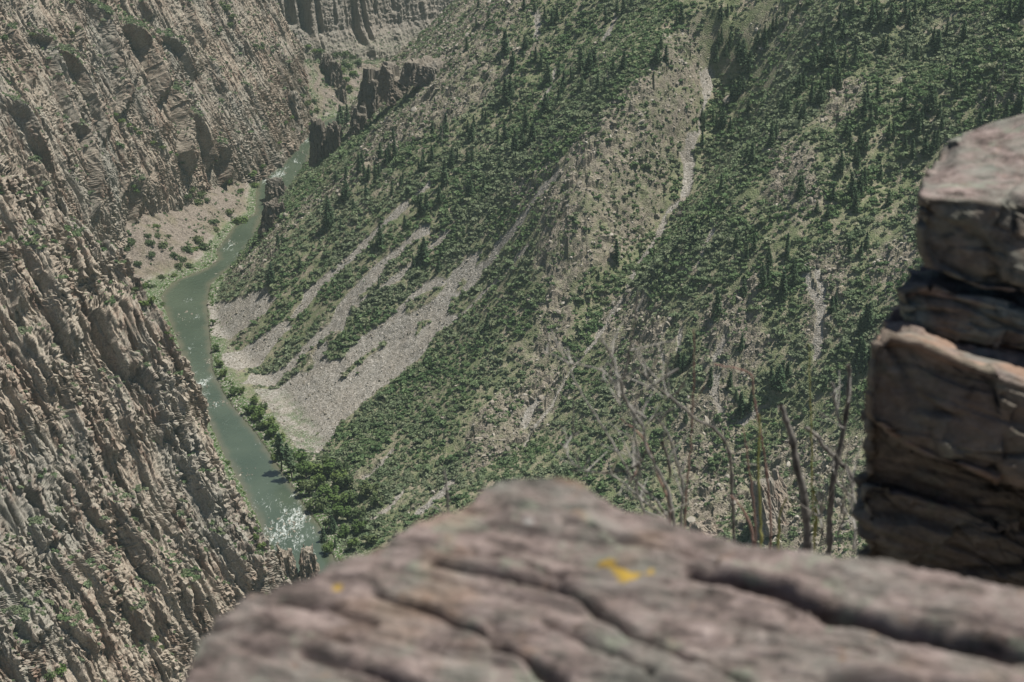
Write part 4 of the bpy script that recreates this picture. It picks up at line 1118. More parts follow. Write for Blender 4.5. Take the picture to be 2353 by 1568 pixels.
for i in range(4):
    me = brush_mesh('bush', 160 + i, 260, 8, .16, .85); bushm.append(me)
for (px, py, w, k), p, sid in zip(BUSH, BP_, BS_):
    if sid < 0: continue
    r = w*PXR*np.linalg.norm(p - CAM)*.56
    me = bushm[rng.integers(0, 4)]
    key = me.name + str(k)
    if key not in bpy.data.meshes:
        m2 = me.copy(); m2.name = key; m2.materials.clear(); m2.materials.append(M_RIPAR if k == 0 else M_BUSH)
    o = link('bush', bpy.data.meshes[key]); o.location = (p[0], p[1], p[2] - .25*r); o.scale = (r, r, r*rng.uniform(1.0, 1.3)); o.rotation_euler = (0, 0, rng.uniform(0, 6.28))
    tone = 'light green' if k == 0 else 'dark green'
    if px > 690 and py < 210: where = 'on the green floor under the columned end wall'
    elif px > 600 and py < 340 and py > 180: where = 'on the bank at the far end of the river'
    elif py > 1200 and px < 420: where = 'on the near rock wall'
    elif py > 1200: where = 'at the waterline beside the white rapids'
    elif 260 < px < 425 and 255 < py < 380: where = 'in the steep gully between dark slab fins'
    elif py < 130: where = 'high on the far rock wall'
    elif py > 625: where = 'on the grassy bar inside the river bend'
    elif py > 480: where = 'on the pink talus fan left of the river' if px < 470 else 'at the foot of the talus fan by the water'
    else: where = 'on the small scree cone below the dark fins'
    tag(o, f'{tone} rounded bush {where}', 'bush', 'bushes on the left side of the gorge')

# ------------------------------------------------------------------ crags and boulders that stand free of the walls
def crag_mesh(name, w, d, h, seed, cols=3, taper=.25, n=26, amp=1.0):
    """an upright jointed block: a finely divided box pushed about by stretched angular blocks"""
    u = np.linspace(-1, 1, n); V_ = []; F_ = []; o = 0
    for ax in range(3):
        for sg in (-1, 1):
            if ax == 2 and sg < 0: continue
            A, B = np.meshgrid(u, u, indexing='ij'); q = np.empty((n, n, 3))
            q[..., ax] = sg; q[..., (ax + 1) % 3] = A; q[..., (ax + 2) % 3] = B
            f = grid_faces(n, n)
            if sg < 0: f = f[:, ::-1]
            V_.append(q.reshape(-1, 3)); F_.append(f + o); o += n*n
    q = np.vstack(V_); F = np.vstack(F_)
    z01 = (q[:, 2] + 1)/2
    xx = q[:, 0]*w/2*(1 - taper*z01); yy = q[:, 1]*d/2*(1 - taper*z01)
    topz = h*(.72 + .28*np.clip(.5 + 1.4*(cells(xx/(w/cols) + seed, yy/(d/2.0), seed)[0] - .5), 0, 1))
    zz = z01*topz
    nrm = unit(np.stack([q[:, 0]**5, q[:, 1]**5, .6*np.maximum(q[:, 2], 0)**5], -1))
    s = xx + .8*yy
    dsp = amp*(1.6*(finfield(s, zz, 4.2, 12, seed + 1, .2) - .5) + 1.1*blocks(s/2.6, zz/5.5, seed + 2, 1.0) + .5*blocks(s/1.2 + yy, zz/1.8, seed + 3, 1.0))
    dsp = dsp*min(1, w/10)
    P_ = np.stack([xx, yy, zz], -1) + nrm*dsp[:, None]
    P_[:, 2] -= .12*h
    return mesh_np(name, P_, F, attrs={'veg': np.zeros(len(P_)), 'red': np.clip(.55*(1 - nrm[:, 2]) + .2*perlin(s/3, zz/8, seed), 0, 1)})
CRAGS = [ # px, py of the foot, width px, height px, depth factor, label
 (738,372,42,92,1.0,'dark blocky crag standing in the river narrows'), (768,350,34,60,1.0,'lower dark shoulder beside the narrows crag'),
 (632,468,48,46,.9,'square dark crag at the second river bend'), (612,535,34,62,.9,'tall dark crag just downstream of the square crag'), (640,500,30,36,.9,'low dark step right of the tall downstream crag'),
 (664,1352,44,92,1.0,'splintered rock tower at the lower edge of the rapids'), (708,1350,46,86,1.0,'reddish rock tower right of the splintered tower'),
 (856,262,54,92,1.2,'tall dark cliff buttress at the far end of the spur'), (915,232,84,62,1.2,'dark cliff face just below the spur skyline'), (985,190,100,40,1.0,'broad dark cliff band under the skyline outcrops'), (822,310,40,60,1.2,'dark cliff rib dropping towards the narrows'),
 (752,170,26,40,1.0,'thin leaning rock fin beside the green gorge floor'), (770,200,28,52,1.0,'second thin rock fin nearer the green gorge floor'), (786,236,22,46,1.0,'darkest thin rock fin lowest on the bank'),
 (1778,1226,60,104,.8,'pale split rock tower behind the dead stems'), (1800,1180,34,92,.8,'shorter pale rock tower right of the split tower'), (1630,1250,60,42,.8,'pale sunlit crag just above the foreground ledge'),
 (676,262,34,44,.7,'smooth pink rounded slab on the far left bank')]
rng = np.random.default_rng(54)
for i, (px, py, w, h, df, lab) in enumerate(CRAGS):
    p, sid = hit([px], [py]); p = p[0]
    if i in (5, 6): p = at_z(float(px), float(py), np.array(1.0))
    elif sid[0] < 0: continue
    k = PXR*np.linalg.norm(p - CAM)
    me = crag_mesh('rock_crag', w*k, w*k*df*1.2, h*k*1.25, 800 + 10*i, 3, .22 if w > 20 else .45)
    o = link('rock_crag', me, M_CLIFF if py > 1000 or i == 17 else M_CLIFF_DARK); o.location = (p[0], p[1] + .5*w*k*df, p[2]); o.rotation_euler = (rng.normal(0, .04), rng.normal(0, .05), rng.uniform(-.5, .3))
    if i in (14, 15, 16): o.rotation_euler[0] = -.55; o.rotation_euler[2] = .5
    tag(o, lab, 'crag')
BOULD = [(1566,492,26,'large pale boulder at the foot of the gully scree'),(1572,462,20,'flat pale boulder just above the large gully boulder'),(1676,232,36,'big grey boulder beside the conifers of the gully'),(1160,945,22,'pale boulder on the brush slope right of the fan'),(1125,665,16,'pale flat rock in the brush beside the scree fan'),
 (1245,915,20,'angular boulder in the stony hollow below the brush'),(1410,52,16,'pale round boulder at the top of the woods'),(1352,210,14,'pale leaning rock among the dark conifers'),(1370,100,14,'small round pale boulder near the wood edge'),
 (476,893,16,'flat rock shelf in the river at the white step'),(500,637,22,'flat pale rock at the water edge by the bend'),(690,280,30,'bright white slab beside the far rapids'),(718,290,14,'rounded boulder at the end of the far rapids'),(480,700,12,'white rock at the right bank of the bend'),
 (735,1240,16,'pale rock at the right bank below the rapids'),(655,1145,10,'pale rock at the right bank above the rapids'),(1020,960,18,'jagged pale rock low on the brush slope'),(1100,1010,24,'broken pale outcrop boulder low on the brush slope')]
bo = NT('boulder_stone'); bo.color(bo.ramp(bo.noise(bo.pos(), 1.2, 6, .7), [(.3, (.12, .105, .085)), (.5, (.22, .195, .16)), (.7, (.33, .30, .26))]))
bm_ = [stone_mesh('boulder', 90 + i, .7) for i in range(4)]
for m_ in bm_: m_.materials.append(bo.m)
for i, (px, py, w, lab) in enumerate(BOULD):
    p, sid = hit([px], [py]); p = p[0]
    if sid[0] < 0 or np.isnan(p[0]):
        p = at_z(float(px), float(py), np.array(.0))
    r = w*PXR*np.linalg.norm(p - CAM)*.55
    o = link('boulder', bm_[i % 4]); o.location = p; o.scale = (r, r, r*.9); o.rotation_euler = (rng.normal(0, .3), rng.normal(0, .3), rng.uniform(0, 6.28))
    tag(o, lab, 'boulder')
# ------------------------------------------------------------------ the rim rock at the viewer's feet
def mat_rim(name, side_shade=0.0):
    m = NT(name); p = m.pos(scale=(1, 1, 1))
    pb = m.pos(scale=(2.9, 5.6, 6.0), rot=(R(8), R(-14), R(18)))
    n1 = m.noise(pb, 3.4, 8, .7, .4); n2 = m.noise(p, 17, 6, .68); n3 = m.noise(p, 5.0, 5, .65)
    c = m.ramp(n1, [(.32, (.03, .026, .023)), (.43, (.118, .095, .086)), (.54, (.205, .163, .149)), (.68, (.315, .262, .243))])
    g = m.ramp(n2, [(.3, (.085, .088, .075)), (.6, (.18, .182, .16))])
    c = m.mix(m.ramp(n3, [(.44, 0), (.62, .75)]), c, g)
    c = m.mix(m.ramp(m.noise(p, 9, 5, .65), [(.57, 0), (.66, .8)]), c, (.20, .215, .17))
    c = m.mix(m.ramp(m.noise(p, 11, 4, .55), [(.63, 0), (.72, .75)]), c, (.19, .125, .085))
    c = m.mix(m.ramp(m.noise(p, 7.5, 2, .5), [(.74, 0), (.78, .7)]), c, (.34, .34, .32))
    if side_shade: c = m.mix(m.math('MULTIPLY', m.attr('side_shade'), m.ramp(n3, [(.35, .95), (.7, .25)])), c, m.ramp(n2, [(.3, (.06, .053, .04)), (.7, (.20, .175, .135))]))  # darkens the upright faces: shade put into the rock colour
    c = m.mix(m.math('MULTIPLY', m.attr('lichen'), m.ramp(m.noise(p, 22, 5, .7), [(.30, .5), (.45, 1)])), c, (.32, .215, .04))
    c = m.mix(m.attr('moss'), c, m.ramp(n2, [(.3, (.12, .14, .115)), (.7, (.25, .275, .235))]))
    c = m.mix(m.attr('rust'), c, m.ramp(n1, [(.3, (.15, .095, .068)), (.7, (.33, .235, .18))]))
    m.color(c); m.b.inputs['Roughness'].default_value = .8
    b = m.bump(n1, .7, .03); b = m.bump(m.noise(p, 30, 5, .7), .6, .008, b); m.normal(b)
    return m.m
M_RIM = mat_rim('rim_rock')
M_RIM_DARK = mat_rim('shaded_rim_rock', .5)

RIMSIL = [(405,1640),(430,1540),(450,1480),(490,1432),(560,1372),(640,1348),(735,1322),(758,1300),(800,1280),(880,1248),(920,1215),(960,1190),(1030,1168),(1080,1158),(1092,1138),(1114,1114),(1150,1101),(1220,1096),(1300,1100),
          (1345,1112),(1400,1142),(1440,1165),(1520,1176),(1548,1196),(1600,1213),(1680,1235),(1760,1250),(1860,1262),(1960,1274),(2050,1288),(2120,1300),(2240,1326),(2353,1352),(2480,1385),(2620,1430)]
RZ0, RSL = -1.86, .20       # height of the rim block below the eye at 3.2 m, and its tilt
def rim_plane(px, py):
    d = ray(px, py); t = (RZ0 - 3.2*RSL)/(d[..., 2] - RSL*d[..., 1])
    return d*t[..., None]
_p = np.array(RIMSIL, float); RB_ = rim_plane(_p[:, 0], _p[:, 1])
STEP_ = .0085
rx = np.arange(-1.25, 2.1, .008); ry = np.arange(2.2, 5.0, .0042)
RX, RY = np.meshgrid(rx, ry, indexing='ij')
yc = np.interp(RX, RB_[:, 0], RB_[:, 1], left=-9)
# left flank: distance past the outline measured in plan
outl = RB_[:, :2]
wob = .012*fbm(RX/.10, RY/.16, 601, 3)
dpl = np.full(RX.shape, 9.0)
for (x1, y1), (x2, y2) in zip(outl[:-1], outl[1:]):
    dx, dy = x2 - x1, y2 - y1
    t = np.clip(((RX - x1)*dx + (RY - y1)*dy)/(dx*dx + dy*dy), 0, 1)
    dpl = np.minimum(dpl, np.hypot(RX - x1 - t*dx, RY - y1 - t*dy))
ins = RY < yc
sd = np.where(ins, -dpl, dpl) + wob
zt = RZ0 + RSL*(RY - 3.2)
prx, pry, _ = project(np.stack([RX, RY, zt], -1) + CAM)
# foliation dips to the right: bands run down to the right in plan
bd = R(-17); ub = RX*math.cos(bd) + RY*math.sin(bd); vb_ = -RX*math.sin(bd) + RY*math.cos(bd)
vb_w = vb_ + .035*fbm(ub/.5, vb_/.2, 602, 3)
calm = sstep(-.10, -.02, sd)
rel = (1 - calm)*.020*blocks(ub/.42, vb_w/.07, 608, .9) + (1 - .8*calm)*.006*blocks(ub/.14, vb_w/.03, 615, .9)
rel = rel + .016*fbm(ub/.7, vb_w/.17, 603, 3) + .009*fbm(ub/.45, vb_w/.03, 604, 4, ridged=True) + .009*fbm(ub/.12, vb_w/.018, 605, 4)
q = vb_w/.085 + .6*fbm(ub/.4, vb_/.4, 606, 2); f = q - np.floor(q)
rel = rel + .009*np.where(f < .85, f/.85, (1 - f)/.15)*sstep(-.2, .3, fbm(ub/.45, vb_/.12, 607, 3))
CRK = [([(1585,1306),(1680,1330),(1800,1366),(1930,1410),(2060,1446),(2200,1470),(2353,1512),(2480,1550)], 13, .15), ([(860,1366),(980,1408),(1100,1463),(1200,1508),(1310,1572),(1400,1620)], 8, .05),
       ([(1450,1455),(1600,1518),(1720,1575)], 10, .05), ([(480,1445),(600,1432),(700,1452),(800,1480)], 6, .025), ([(1005,1298),(1130,1328),(1250,1348),(1330,1383),(1430,1440),(1500,1480)], 9, .045),
       ([(880,1246),(1000,1258),(1090,1274),(1200,1296),(1290,1340)], 7, .035), ([(1140,1150),(1215,1162),(1320,1180)], 7, .03), ([(700,1505),(820,1530),(960,1580)], 9, .04), ([(1290,1210),(1420,1232),(1540,1250),(1640,1290)], 7, .03),
       ([(640,1380),(760,1400),(860,1440)], 7, .03), ([(1900,1560),(2100,1575),(2300,1620)], 10, .04), ([(1250,1440),(1400,1500),(1500,1560)], 7, .03), ([(1700,1420),(1850,1480),(2000,1510)], 6, .025)]
crk = np.zeros(RX.shape)
jx = prx + 14*fbm(RX/.3, RY/.3, 609, 2); jy = pry + 10*fbm(RX/.22, RY/.22, 610, 2)
for pl, wd_, dep in CRK:
    dmin = np.full(RX.shape, 1e9); sgn = np.zeros(RX.shape)
    for (x1, y1), (x2, y2) in zip(pl[:-1], pl[1:]):
        dx, dy = x2 - x1, y2 - y1
        t = np.clip(((jx - x1)*dx + (jy - y1)*dy)/(dx*dx + dy*dy), 0, 1)
        dd = np.hypot(jx - x1 - t*dx, jy - y1 - t*dy); dmin = np.minimum(dmin, dd)
    crk = np.maximum(crk, dep*np.exp(-(dmin/wd_)**(2.8 if dep > .1 else 2.2)))
rel = rel + .006*fbm(RX/.02, RY/.02, 616, 3)
rel = rel*(1 - .85*sstep(.1, .7, crk/.06)) - np.where(crk > .062, 1.35, .95)*crk
hump = .05*np.exp(-(((prx - 1230)/210)**2 + ((pry - 1180)/90)**2))
z = zt + rel*1.0 + hump*0
z = z - sstep(-.10, 0, sd)*.012 - np.where(sd > 0, 2.2*sd + .25*sstep(0, .05, sd), 0)
shelf = np.where(RX > -9, -4.4, -4.4) + .05*fbm(RX/.2, RY/.2, 611, 3) - 1.5*np.clip(.25 - RX, 0, 1)
z = np.maximum(z, shelf)
lich = np.zeros(RX.shape)
for pl in ([(1372,1283),(1412,1283),(1420,1318),(1448,1330),(1470,1318),(1500,1303),(1502,1328),(1458,1346),(1432,1360),(1405,1338),(1372,1318)],
           [(770,1345),(785,1345),(785,1356),(768,1356)]):
    lich = np.maximum(lich, inpoly(prx + 5*fbm(RX/.03, RY/.03, 612, 2), pry + 4*fbm(RX/.03, RY/.03, 613, 2), pl))
me = mesh_np('rim_ledge', np.stack([RX, RY, z], -1).reshape(-1, 3) + np.array([0, 0, 500.0]), grid_faces(len(rx), len(ry)), smooth=True,
             attrs={'lichen': lich, 'moss': np.zeros(RX.shape), 'rust': .5*sstep(.2, .5, fbm(RX/.3, RY/.2, 614, 3))})
tag(link('rock_ledge', me, M_RIM), 'weathered pinkish rock ledge in front with a yellow lichen patch', 'rock ledge')

def resample(poly, n):
    p = np.array(poly, float); q = np.vstack([p, p[:1]])
    L = np.concatenate([[0], np.cumsum(np.linalg.norm(np.diff(q, axis=0), axis=1))])
    return L/L[-1], q

def outcrop_block(name, front, back, yf, yb, seed, moss=0, rust=0, n=300, amp=1.0, bev=.05, thick=False):
    """a solid block: its near face and its far face joined by top, bottom and sides, rounded and fractured"""
    fp = np.array(front, float); bp = np.array(back, float)
    Lf, fq = resample(fp, n); _, bq = resample(bp, n)
    u = np.linspace(0, 1, n, endpoint=False)
    fr = np.stack([np.interp(u, Lf, fq[:, c]) for c in (0, 1)], -1); bk = np.stack([np.interp(u, Lf, bq[:, c]) for c in (0, 1)], -1)
    d = ray(fr[:, 0], fr[:, 1]); A = d*(yf/d[:, 1])[:, None]
    d = ray(bk[:, 0], bk[:, 1]); B = d*(yb/d[:, 1])[:, None]
    c = A.mean(0); cb = B.mean(0)
    rings = [c + (A - c)*w + np.array([0, bev*(.6*w**6), 0]) for w in np.linspace(.02, .97, 44)]
    for v in np.linspace(0, 1, 64):
        r = A*(1 - v) + B*v
        k = max(0, 1 - v/.12)
        cen = c*(1 - v) + cb*v
        inset = bev*(1 - math.sqrt(max(0, 1 - k*k)))
        dirn = unit(cen - r); rings.append(r + dirn*inset + np.array([0, 0 if v > 0 else .0, 0]))
    rings += [cb + (B - cb)*w for w in (.6, .2)]
    G = np.array(rings); m = len(G)
    du = np.gradient(G, axis=0); dv = (np.roll(G, -1, 1) - np.roll(G, 1, 1))
    nrm = np.cross(du, dv)
    nrm = unit(nrm); 
    if (nrm[50] * (G[50] - G[50].mean(0))).sum() < 0: nrm = -nrm
    for _ in range(3): nrm = unit(nrm + np.roll(nrm, 1, 1) + np.roll(nrm, -1, 1) + np.roll(nrm, 1, 0)*(np.arange(m) > 0)[:, None, None])
    x, y, z = G[..., 0], G[..., 1], G[..., 2]
    top = sstep(.45, .85, nrm[..., 2])
    zb = z + .22*x + .03*fbm(x/.5, y/.5, seed, 3)
    s = x + .8*y
    dfr = .05*fbm(s/.5, zb/.22, seed + 1, 4) + .055*blocks(s/.42, zb/.17, seed + 2, 1.0) + .024*blocks(s/.16, zb/.06, seed + 3, 1.0) + .014*fbm(s/.3, zb/.022, seed + 4, 4, ridged=True) + .006*blocks(s/.05, zb/.03, seed + 5, 1.0)
    dtp = .03*fbm(x/.4, y/.3, seed + 6, 4) + .028*blocks(x/.4, y/.22, seed + 7, 1.0) + .010*blocks(x/.12, y/.08, seed + 8, 1.0)
    q_ = np.floor(zb/.13 + .5*perlin(s/.6, zb/.3, seed + 9)); fz = zb/.13 + .5*perlin(s/.6, zb/.3, seed + 9) - q_
    joint = -.035*np.clip(1 - np.minimum(fz, 1 - fz)/.09, 0, 1)*sstep(-.1, .3, perlin(s/.5 + q_*3.1, q_*1.7, seed + 10))
    if thick: dfr = .07*fbm(s/.6, zb/.4, seed + 1, 4) + .075*blocks(s/.55, zb/.38, seed + 2, 1.0) + .018*blocks(s/.16, zb/.10, seed + 3, 1.0) + .008*fbm(s/.1, zb/.06, seed + 4, 3); joint = joint*.35
    G = G + nrm*(amp*((dfr + joint)*(1 - top) + dtp*top))[..., None]
    F = []
    idx = np.arange(m*n).reshape(m, n); i2 = np.roll(idx, -1, 1)
    F = np.stack([idx[:-1], i2[:-1], i2[1:], idx[1:]], -1).reshape(-1, 4)
    ms = np.clip(moss*sstep(-.1, .3, fbm(x/.2, y/.2 + z/.2, seed + 11, 3)), 0, 1)
    rs = np.clip(rust*sstep(-.25, .2, fbm(x/.3, y/.2 + z/.15, seed + 12, 3))*(.25 + .75*top), 0, 1)
    vr = np.clip(sstep(.7, .3, nrm[..., 2])*sstep(-.75, -.1, fbm(x/.5, z/.3, seed + 13, 3) + .25), 0, 1)  # mask of the painted shade: strong on upright faces, none on tops
    return mesh_np(name, G.reshape(-1, 3) + np.array([0, 0, 500.0]), F, smooth=True, attrs={'lichen': np.zeros(m*n), 'moss': ms.ravel(), 'rust': rs.ravel(), 'side_shade': vr.ravel()})

STACK = [ # near outline, far outline (same number of points), distances, moss, rust, label
 ([(2108,452),(2200,456),(2353,470),(2820,500),(2820,740),(2353,690),(2250,676),(2135,618),(2104,560)],
  [(2176,350),(2204,300),(2353,258),(2820,180),(2820,560),(2353,560),(2280,560),(2215,520),(2190,430)], 7.0, 7.75, .35, .05, 'grey-topped overhanging rock crowning the outcrop on the right'),
 ([(2066,678),(2110,668),(2200,690),(2353,706),(2820,740),(2820,860),(2353,800),(2150,760),(2075,735)],
  [(2120,610),(2160,600),(2240,610),(2353,620),(2820,640),(2820,760),(2353,720),(2200,690),(2130,670)], 6.98, 7.6, .9, .25, 'thin green-lichened ledge wedged under the overhanging rock'),
 ([(1999,790),(2080,792),(2180,832),(2353,884),(2820,1000),(2820,1240),(2353,1130),(2150,1060),(2040,1010),(1986,965)],
  [(2068,700),(2130,690),(2210,705),(2353,735),(2820,800),(2820,1000),(2353,950),(2200,900),(2110,870),(2070,820)], 6.66, 7.5, .1, 1.0, 'rusty pink topped rock in the middle of the outcrop'),
 ([(1986,960),(2060,1000),(2200,1060),(2353,1120),(2820,1220),(2820,1400),(2353,1260),(2150,1170),(2030,1160),(1980,1120)],
  [(2040,920),(2110,950),(2230,1000),(2353,1050),(2820,1130),(2820,1290),(2353,1170),(2180,1100),(2080,1090),(2040,1050)], 6.98, 7.5, .05, .1, 'deeply shaded black rock low in the outcrop'),
 ([(1978,1128),(2060,1130),(2200,1170),(2353,1235),(2820,1340),(2820,1600),(2353,1500),(2150,1470),(2010,1450),(1986,1290)],
  [(2036,1070),(2110,1075),(2230,1110),(2353,1165),(2820,1260),(2820,1480),(2353,1390),(2180,1370),(2070,1350),(2040,1210)], 6.92, 7.5, .15, .1, 'brown layered rock at the foot of the outcrop')]
for i, (fr_, bk_, yf, yb, mo, ru, lab) in enumerate(STACK):
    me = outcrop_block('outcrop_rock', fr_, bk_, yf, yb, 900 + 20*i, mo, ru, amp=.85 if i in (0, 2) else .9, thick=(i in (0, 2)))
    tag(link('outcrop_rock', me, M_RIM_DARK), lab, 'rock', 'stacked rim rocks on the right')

# ------------------------------------------------------------------ dead brush growing behind the ledge
def twig_mat(name, c0, c1):
    m = NT(name); m.color(m.ramp(m.noise(m.pos(), 14, 3), [(.3, c0), (.7, c1)])); return m.m
TW_G = twig_mat('bleached_twig', (.15, .142, .125), (.34, .325, .295)); TW_D = twig_mat('dark_twig', (.06, .056, .05), (.20, .188, .17))
TW_R = twig_mat('reddish_twig', (.16, .095, .075), (.29, .20, .165)); TW_Y = twig_mat('yellow_green_stem', (.20, .21, .06), (.33, .32, .12))
def smooth_path(p, k=4):
    p = np.array(p, float); t = np.arange(len(p)); tt = np.linspace(0, len(p) - 1, (len(p) - 1)*k + 1)
    out = []
    for c in range(p.shape[1]):
        m_ = np.gradient(p[:, c]); i = np.clip(tt.astype(int), 0, len(p) - 2); u = tt - i
        h00 = 2*u**3 - 3*u**2 + 1; h10 = u**3 - 2*u**2 + u; h01 = -2*u**3 + 3*u**2; h11 = u**3 - u**2
        out.append(h00*p[i, c] + h10*m_[i] + h01*p[i + 1, c] + h11*m_[i + 1])
    return np.stack(out, -1)
def z2(*pts): return [(1206.3 + .3664*x, 631.9 + .3664*y) for x, y in pts]
SHRUBS = [
 ('tangled bleached dead shrub rising behind the ledge crest', 4.25, [
  (z2((160,340),(200,440),(260,550),(340,720),(430,860),(510,990),(580,1110),(640,1220),(720,1320),(850,1450),(930,1600),(940,1750)), 15, TW_G, .25), (z2((710,100),(690,260),(660,440),(630,600),(605,690),(650,830)), 15, TW_G, -.2),
  (z2((470,390),(540,500),(590,640),(620,760),(680,860),(740,960),(760,1080),(820,1200),(890,1330),(930,1520),(950,1750)), 20, TW_G, .0), (z2((280,560),(420,580),(530,640),(640,800),(760,900)), 11, TW_G, .15),
  (z2((720,600),(820,700),(900,760),(1000,840),(1060,900),(1180,960),(1260,1060),(1290,1180),(1300,1400),(1310,1600),(1310,1750)), 18, TW_D, -.15), (z2((960,590),(880,650),(800,690),(760,720)), 11, TW_G, -.1),
  (z2((1010,690),(930,750),(880,780)), 10, TW_G, -.1), (z2((300,1230),(500,1240),(620,1230),(700,1190),(740,1150)), 13, TW_D, .1), (z2((710,740),(680,860),(690,1030),(720,1190),(700,1330),(740,1470),(800,1650)), 15, TW_G, .1),
  (z2((830,900),(900,1000),(930,1100),(960,1200),(990,1330),(980,1500),(980,1720)), 17, TW_G, -.05), (z2((520,1240),(640,1320),(740,1420),(850,1500)), 12, TW_G, .2), (z2((350,980),(250,1070),(300,1180),(420,1240)), 8, TW_G, .2),
  (z2((870,1330),(910,1250),(880,1100),(860,1050)), 20, TW_D, .05), (z2((600,900),(720,1000),(790,1120),(840,1280),(900,1420),(910,1600)), 16, TW_R, .1), (z2((430,640),(560,700),(600,820)), 7, TW_G, .1), (z2((760,1100),(700,1230),(660,1300)), 12, TW_R, .05),
  (z2((560,1380),(700,1400),(800,1460)), 8, TW_G, .1), (z2((820,880),(770,930),(740,1000)), 9, TW_G, .0), (z2((120,480),(210,520),(290,560)), 7, TW_G, .1)]),
 ('thin straight reddish stem standing beside the tangled shrub', 4.3, [(z2((1060,340),(1060,600),(1050,850),(1040,1050),(1020,1260),(1010,1420),(1000,1600),(1000,1750)), 13, TW_R, 0), (z2((1050,850),(1090,760),(1130,700)), 6, TW_R, 0)]),
 ('thick dark broken stem standing behind the ledge', 4.2, [(z2((1600,815),(1640,920),(1680,1040),(1700,1180),(1740,1330),(1760,1480),(1770,1620),(1775,1760)), 38, TW_D, 0), (z2((1690,1120),(1660,1060),(1600,1040)), 9, TW_D, 0)]),
 ('dark forked dead shrub against the boulder stack', 4.3, [(z2((2030,560),(2030,760),(2000,960),(1960,1150),(1930,1300),(1910,1500),(1910,1620),(1905,1750)), 30, TW_D, 0), (z2((1930,670),(1950,840),(1985,960)), 20, TW_G, 0),
  (z2((1760,960),(1830,1010),(1880,1080),(1960,1160),(2030,1230),(2060,1330)), 24, TW_D, .05), (z2((1920,1180),(1960,1300),(2060,1400),(2080,1480)), 14, TW_G, .05), (z2((2060,1260),(2050,1420),(2070,1600),(2060,1720)), 16, TW_G, .08), (z2((1890,1440),(1850,1520),(1870,1640)), 13, TW_D, 0), (z2((1960,1420),(2000,1500),(1960,1640)), 13, TW_G, 0)]),
 ('slender pinkish bent stem between the dead shrubs', 4.35, [(z2((1190,560),(1330,590),(1420,630),(1440,800),(1480,1000),(1510,1200),(1530,1400),(1540,1600),(1540,1750)), 14, TW_R, 0), (z2((1510,1200),(1410,1190),(1380,1180)), 7, TW_G, 0)]),
 ('reddish leaning stems rising from the ledge edge', 4.2, [(z2((1370,960),(1400,1180),(1430,1400),(1445,1600),(1450,1750)), 13, TW_R, 0), (z2((1290,1380),(1370,1480),(1420,1600),(1440,1720)), 20, TW_R, .05)]),
 ('pale yellow-green stems in front of the stony slope', 4.3, [(z2((1780,430),(1785,620),(1790,800),(1795,1000),(1800,1300),(1810,1560),(1815,1750)), 10, TW_Y, 0), (z2((1470,880),(1465,1150),(1470,1400),(1480,1600),(1480,1750)), 15, TW_Y, .05), (z2((1640,1400),(1600,1500),(1590,1640),(1590,1740)), 16, TW_Y, .0), (z2((1810,1350),(1830,1480),(1820,1640)), 18, TW_Y, 0)]),
 ('short pale twig left of the ledge crest', 3.9, [([(1022,1080),(1026,1120),(1030,1165),(1032,1215)], 7, TW_G, 0), ([(985,1160),(1010,1172),(1032,1190)], 5, TW_G, 0)]),
]
for lab, dist, stems in SHRUBS:
    dist *= 2.2
    b = stems[0][0][-1]; d0 = ray(*b); root = CAM + d0*(dist/d0[1])
    o = empty('dead_shrub', root)
    for pts, w, mt, dd in stems:
        sp = smooth_path(pts, 5); n = len(sp)
        dpt = dist + dd*np.linspace(1, 0, n)
        d = ray(sp[:, 0], sp[:, 1]); P = CAM + d*(dpt/d[:, 1])[:, None]
        r = (1.3 if w > 23 else 1.0)*.5*w*.3664*PXR*dist*1.2*np.linspace(.62, 1.1, n)
        if w < 9 and pts[0][0] < 1100: r = .5*w*PXR*dist*np.linspace(.7, 1, n)
        rr = np.random.default_rng(int(w*7 + n)); P = P + rr.normal(0, .0018, P.shape)*1.1; r = r*(1 + .14*rr.normal(size=n))
        tv, tf = tube(P - root, r, 8)
        cap = np.array([[k, (k + 1) % 8, (k + 2) % 8, (k + 3) % 8] for k in (0, 3)])
        link('stem', mesh_np('stem', tv, np.vstack([tf, cap]), True), mt, o)
    if len(stems) > 5:      # the fine interlaced twigs of a dead shrub
        rr = np.random.default_rng(len(stems))
        for k in range(96 if len(stems) > 10 else 40):
            st_ = stems[rr.integers(0, len(stems))]; sp = smooth_path(st_[0], 5)
            i0 = rr.integers(0, len(sp)); q0 = sp[i0]
            if q0[1] > 1230: continue
            ang = rr.normal(-1.57, .55); L = rr.uniform(25, 110)
            pts = [q0]; a_ = ang
            for j in range(4):
                a_ += rr.normal(0, .12); pts.append(pts[-1] + L/4*np.array([math.cos(a_), math.sin(a_)]))
            pts = np.array(pts); dd_ = dist + .3*rr.normal() + np.linspace(0, .25*rr.normal(), 5)
            d = ray(pts[:, 0], pts[:, 1]); P = CAM + d*(dd_/d[:, 1])[:, None]
            link('twig', mesh_np('twig', *tube(P - root, PXR*dist*np.linspace(1.9, .9, 5)*rr.uniform(.7, 1.2), 5), True), TW_G, o)
    tag(o, lab, 'dead shrub')

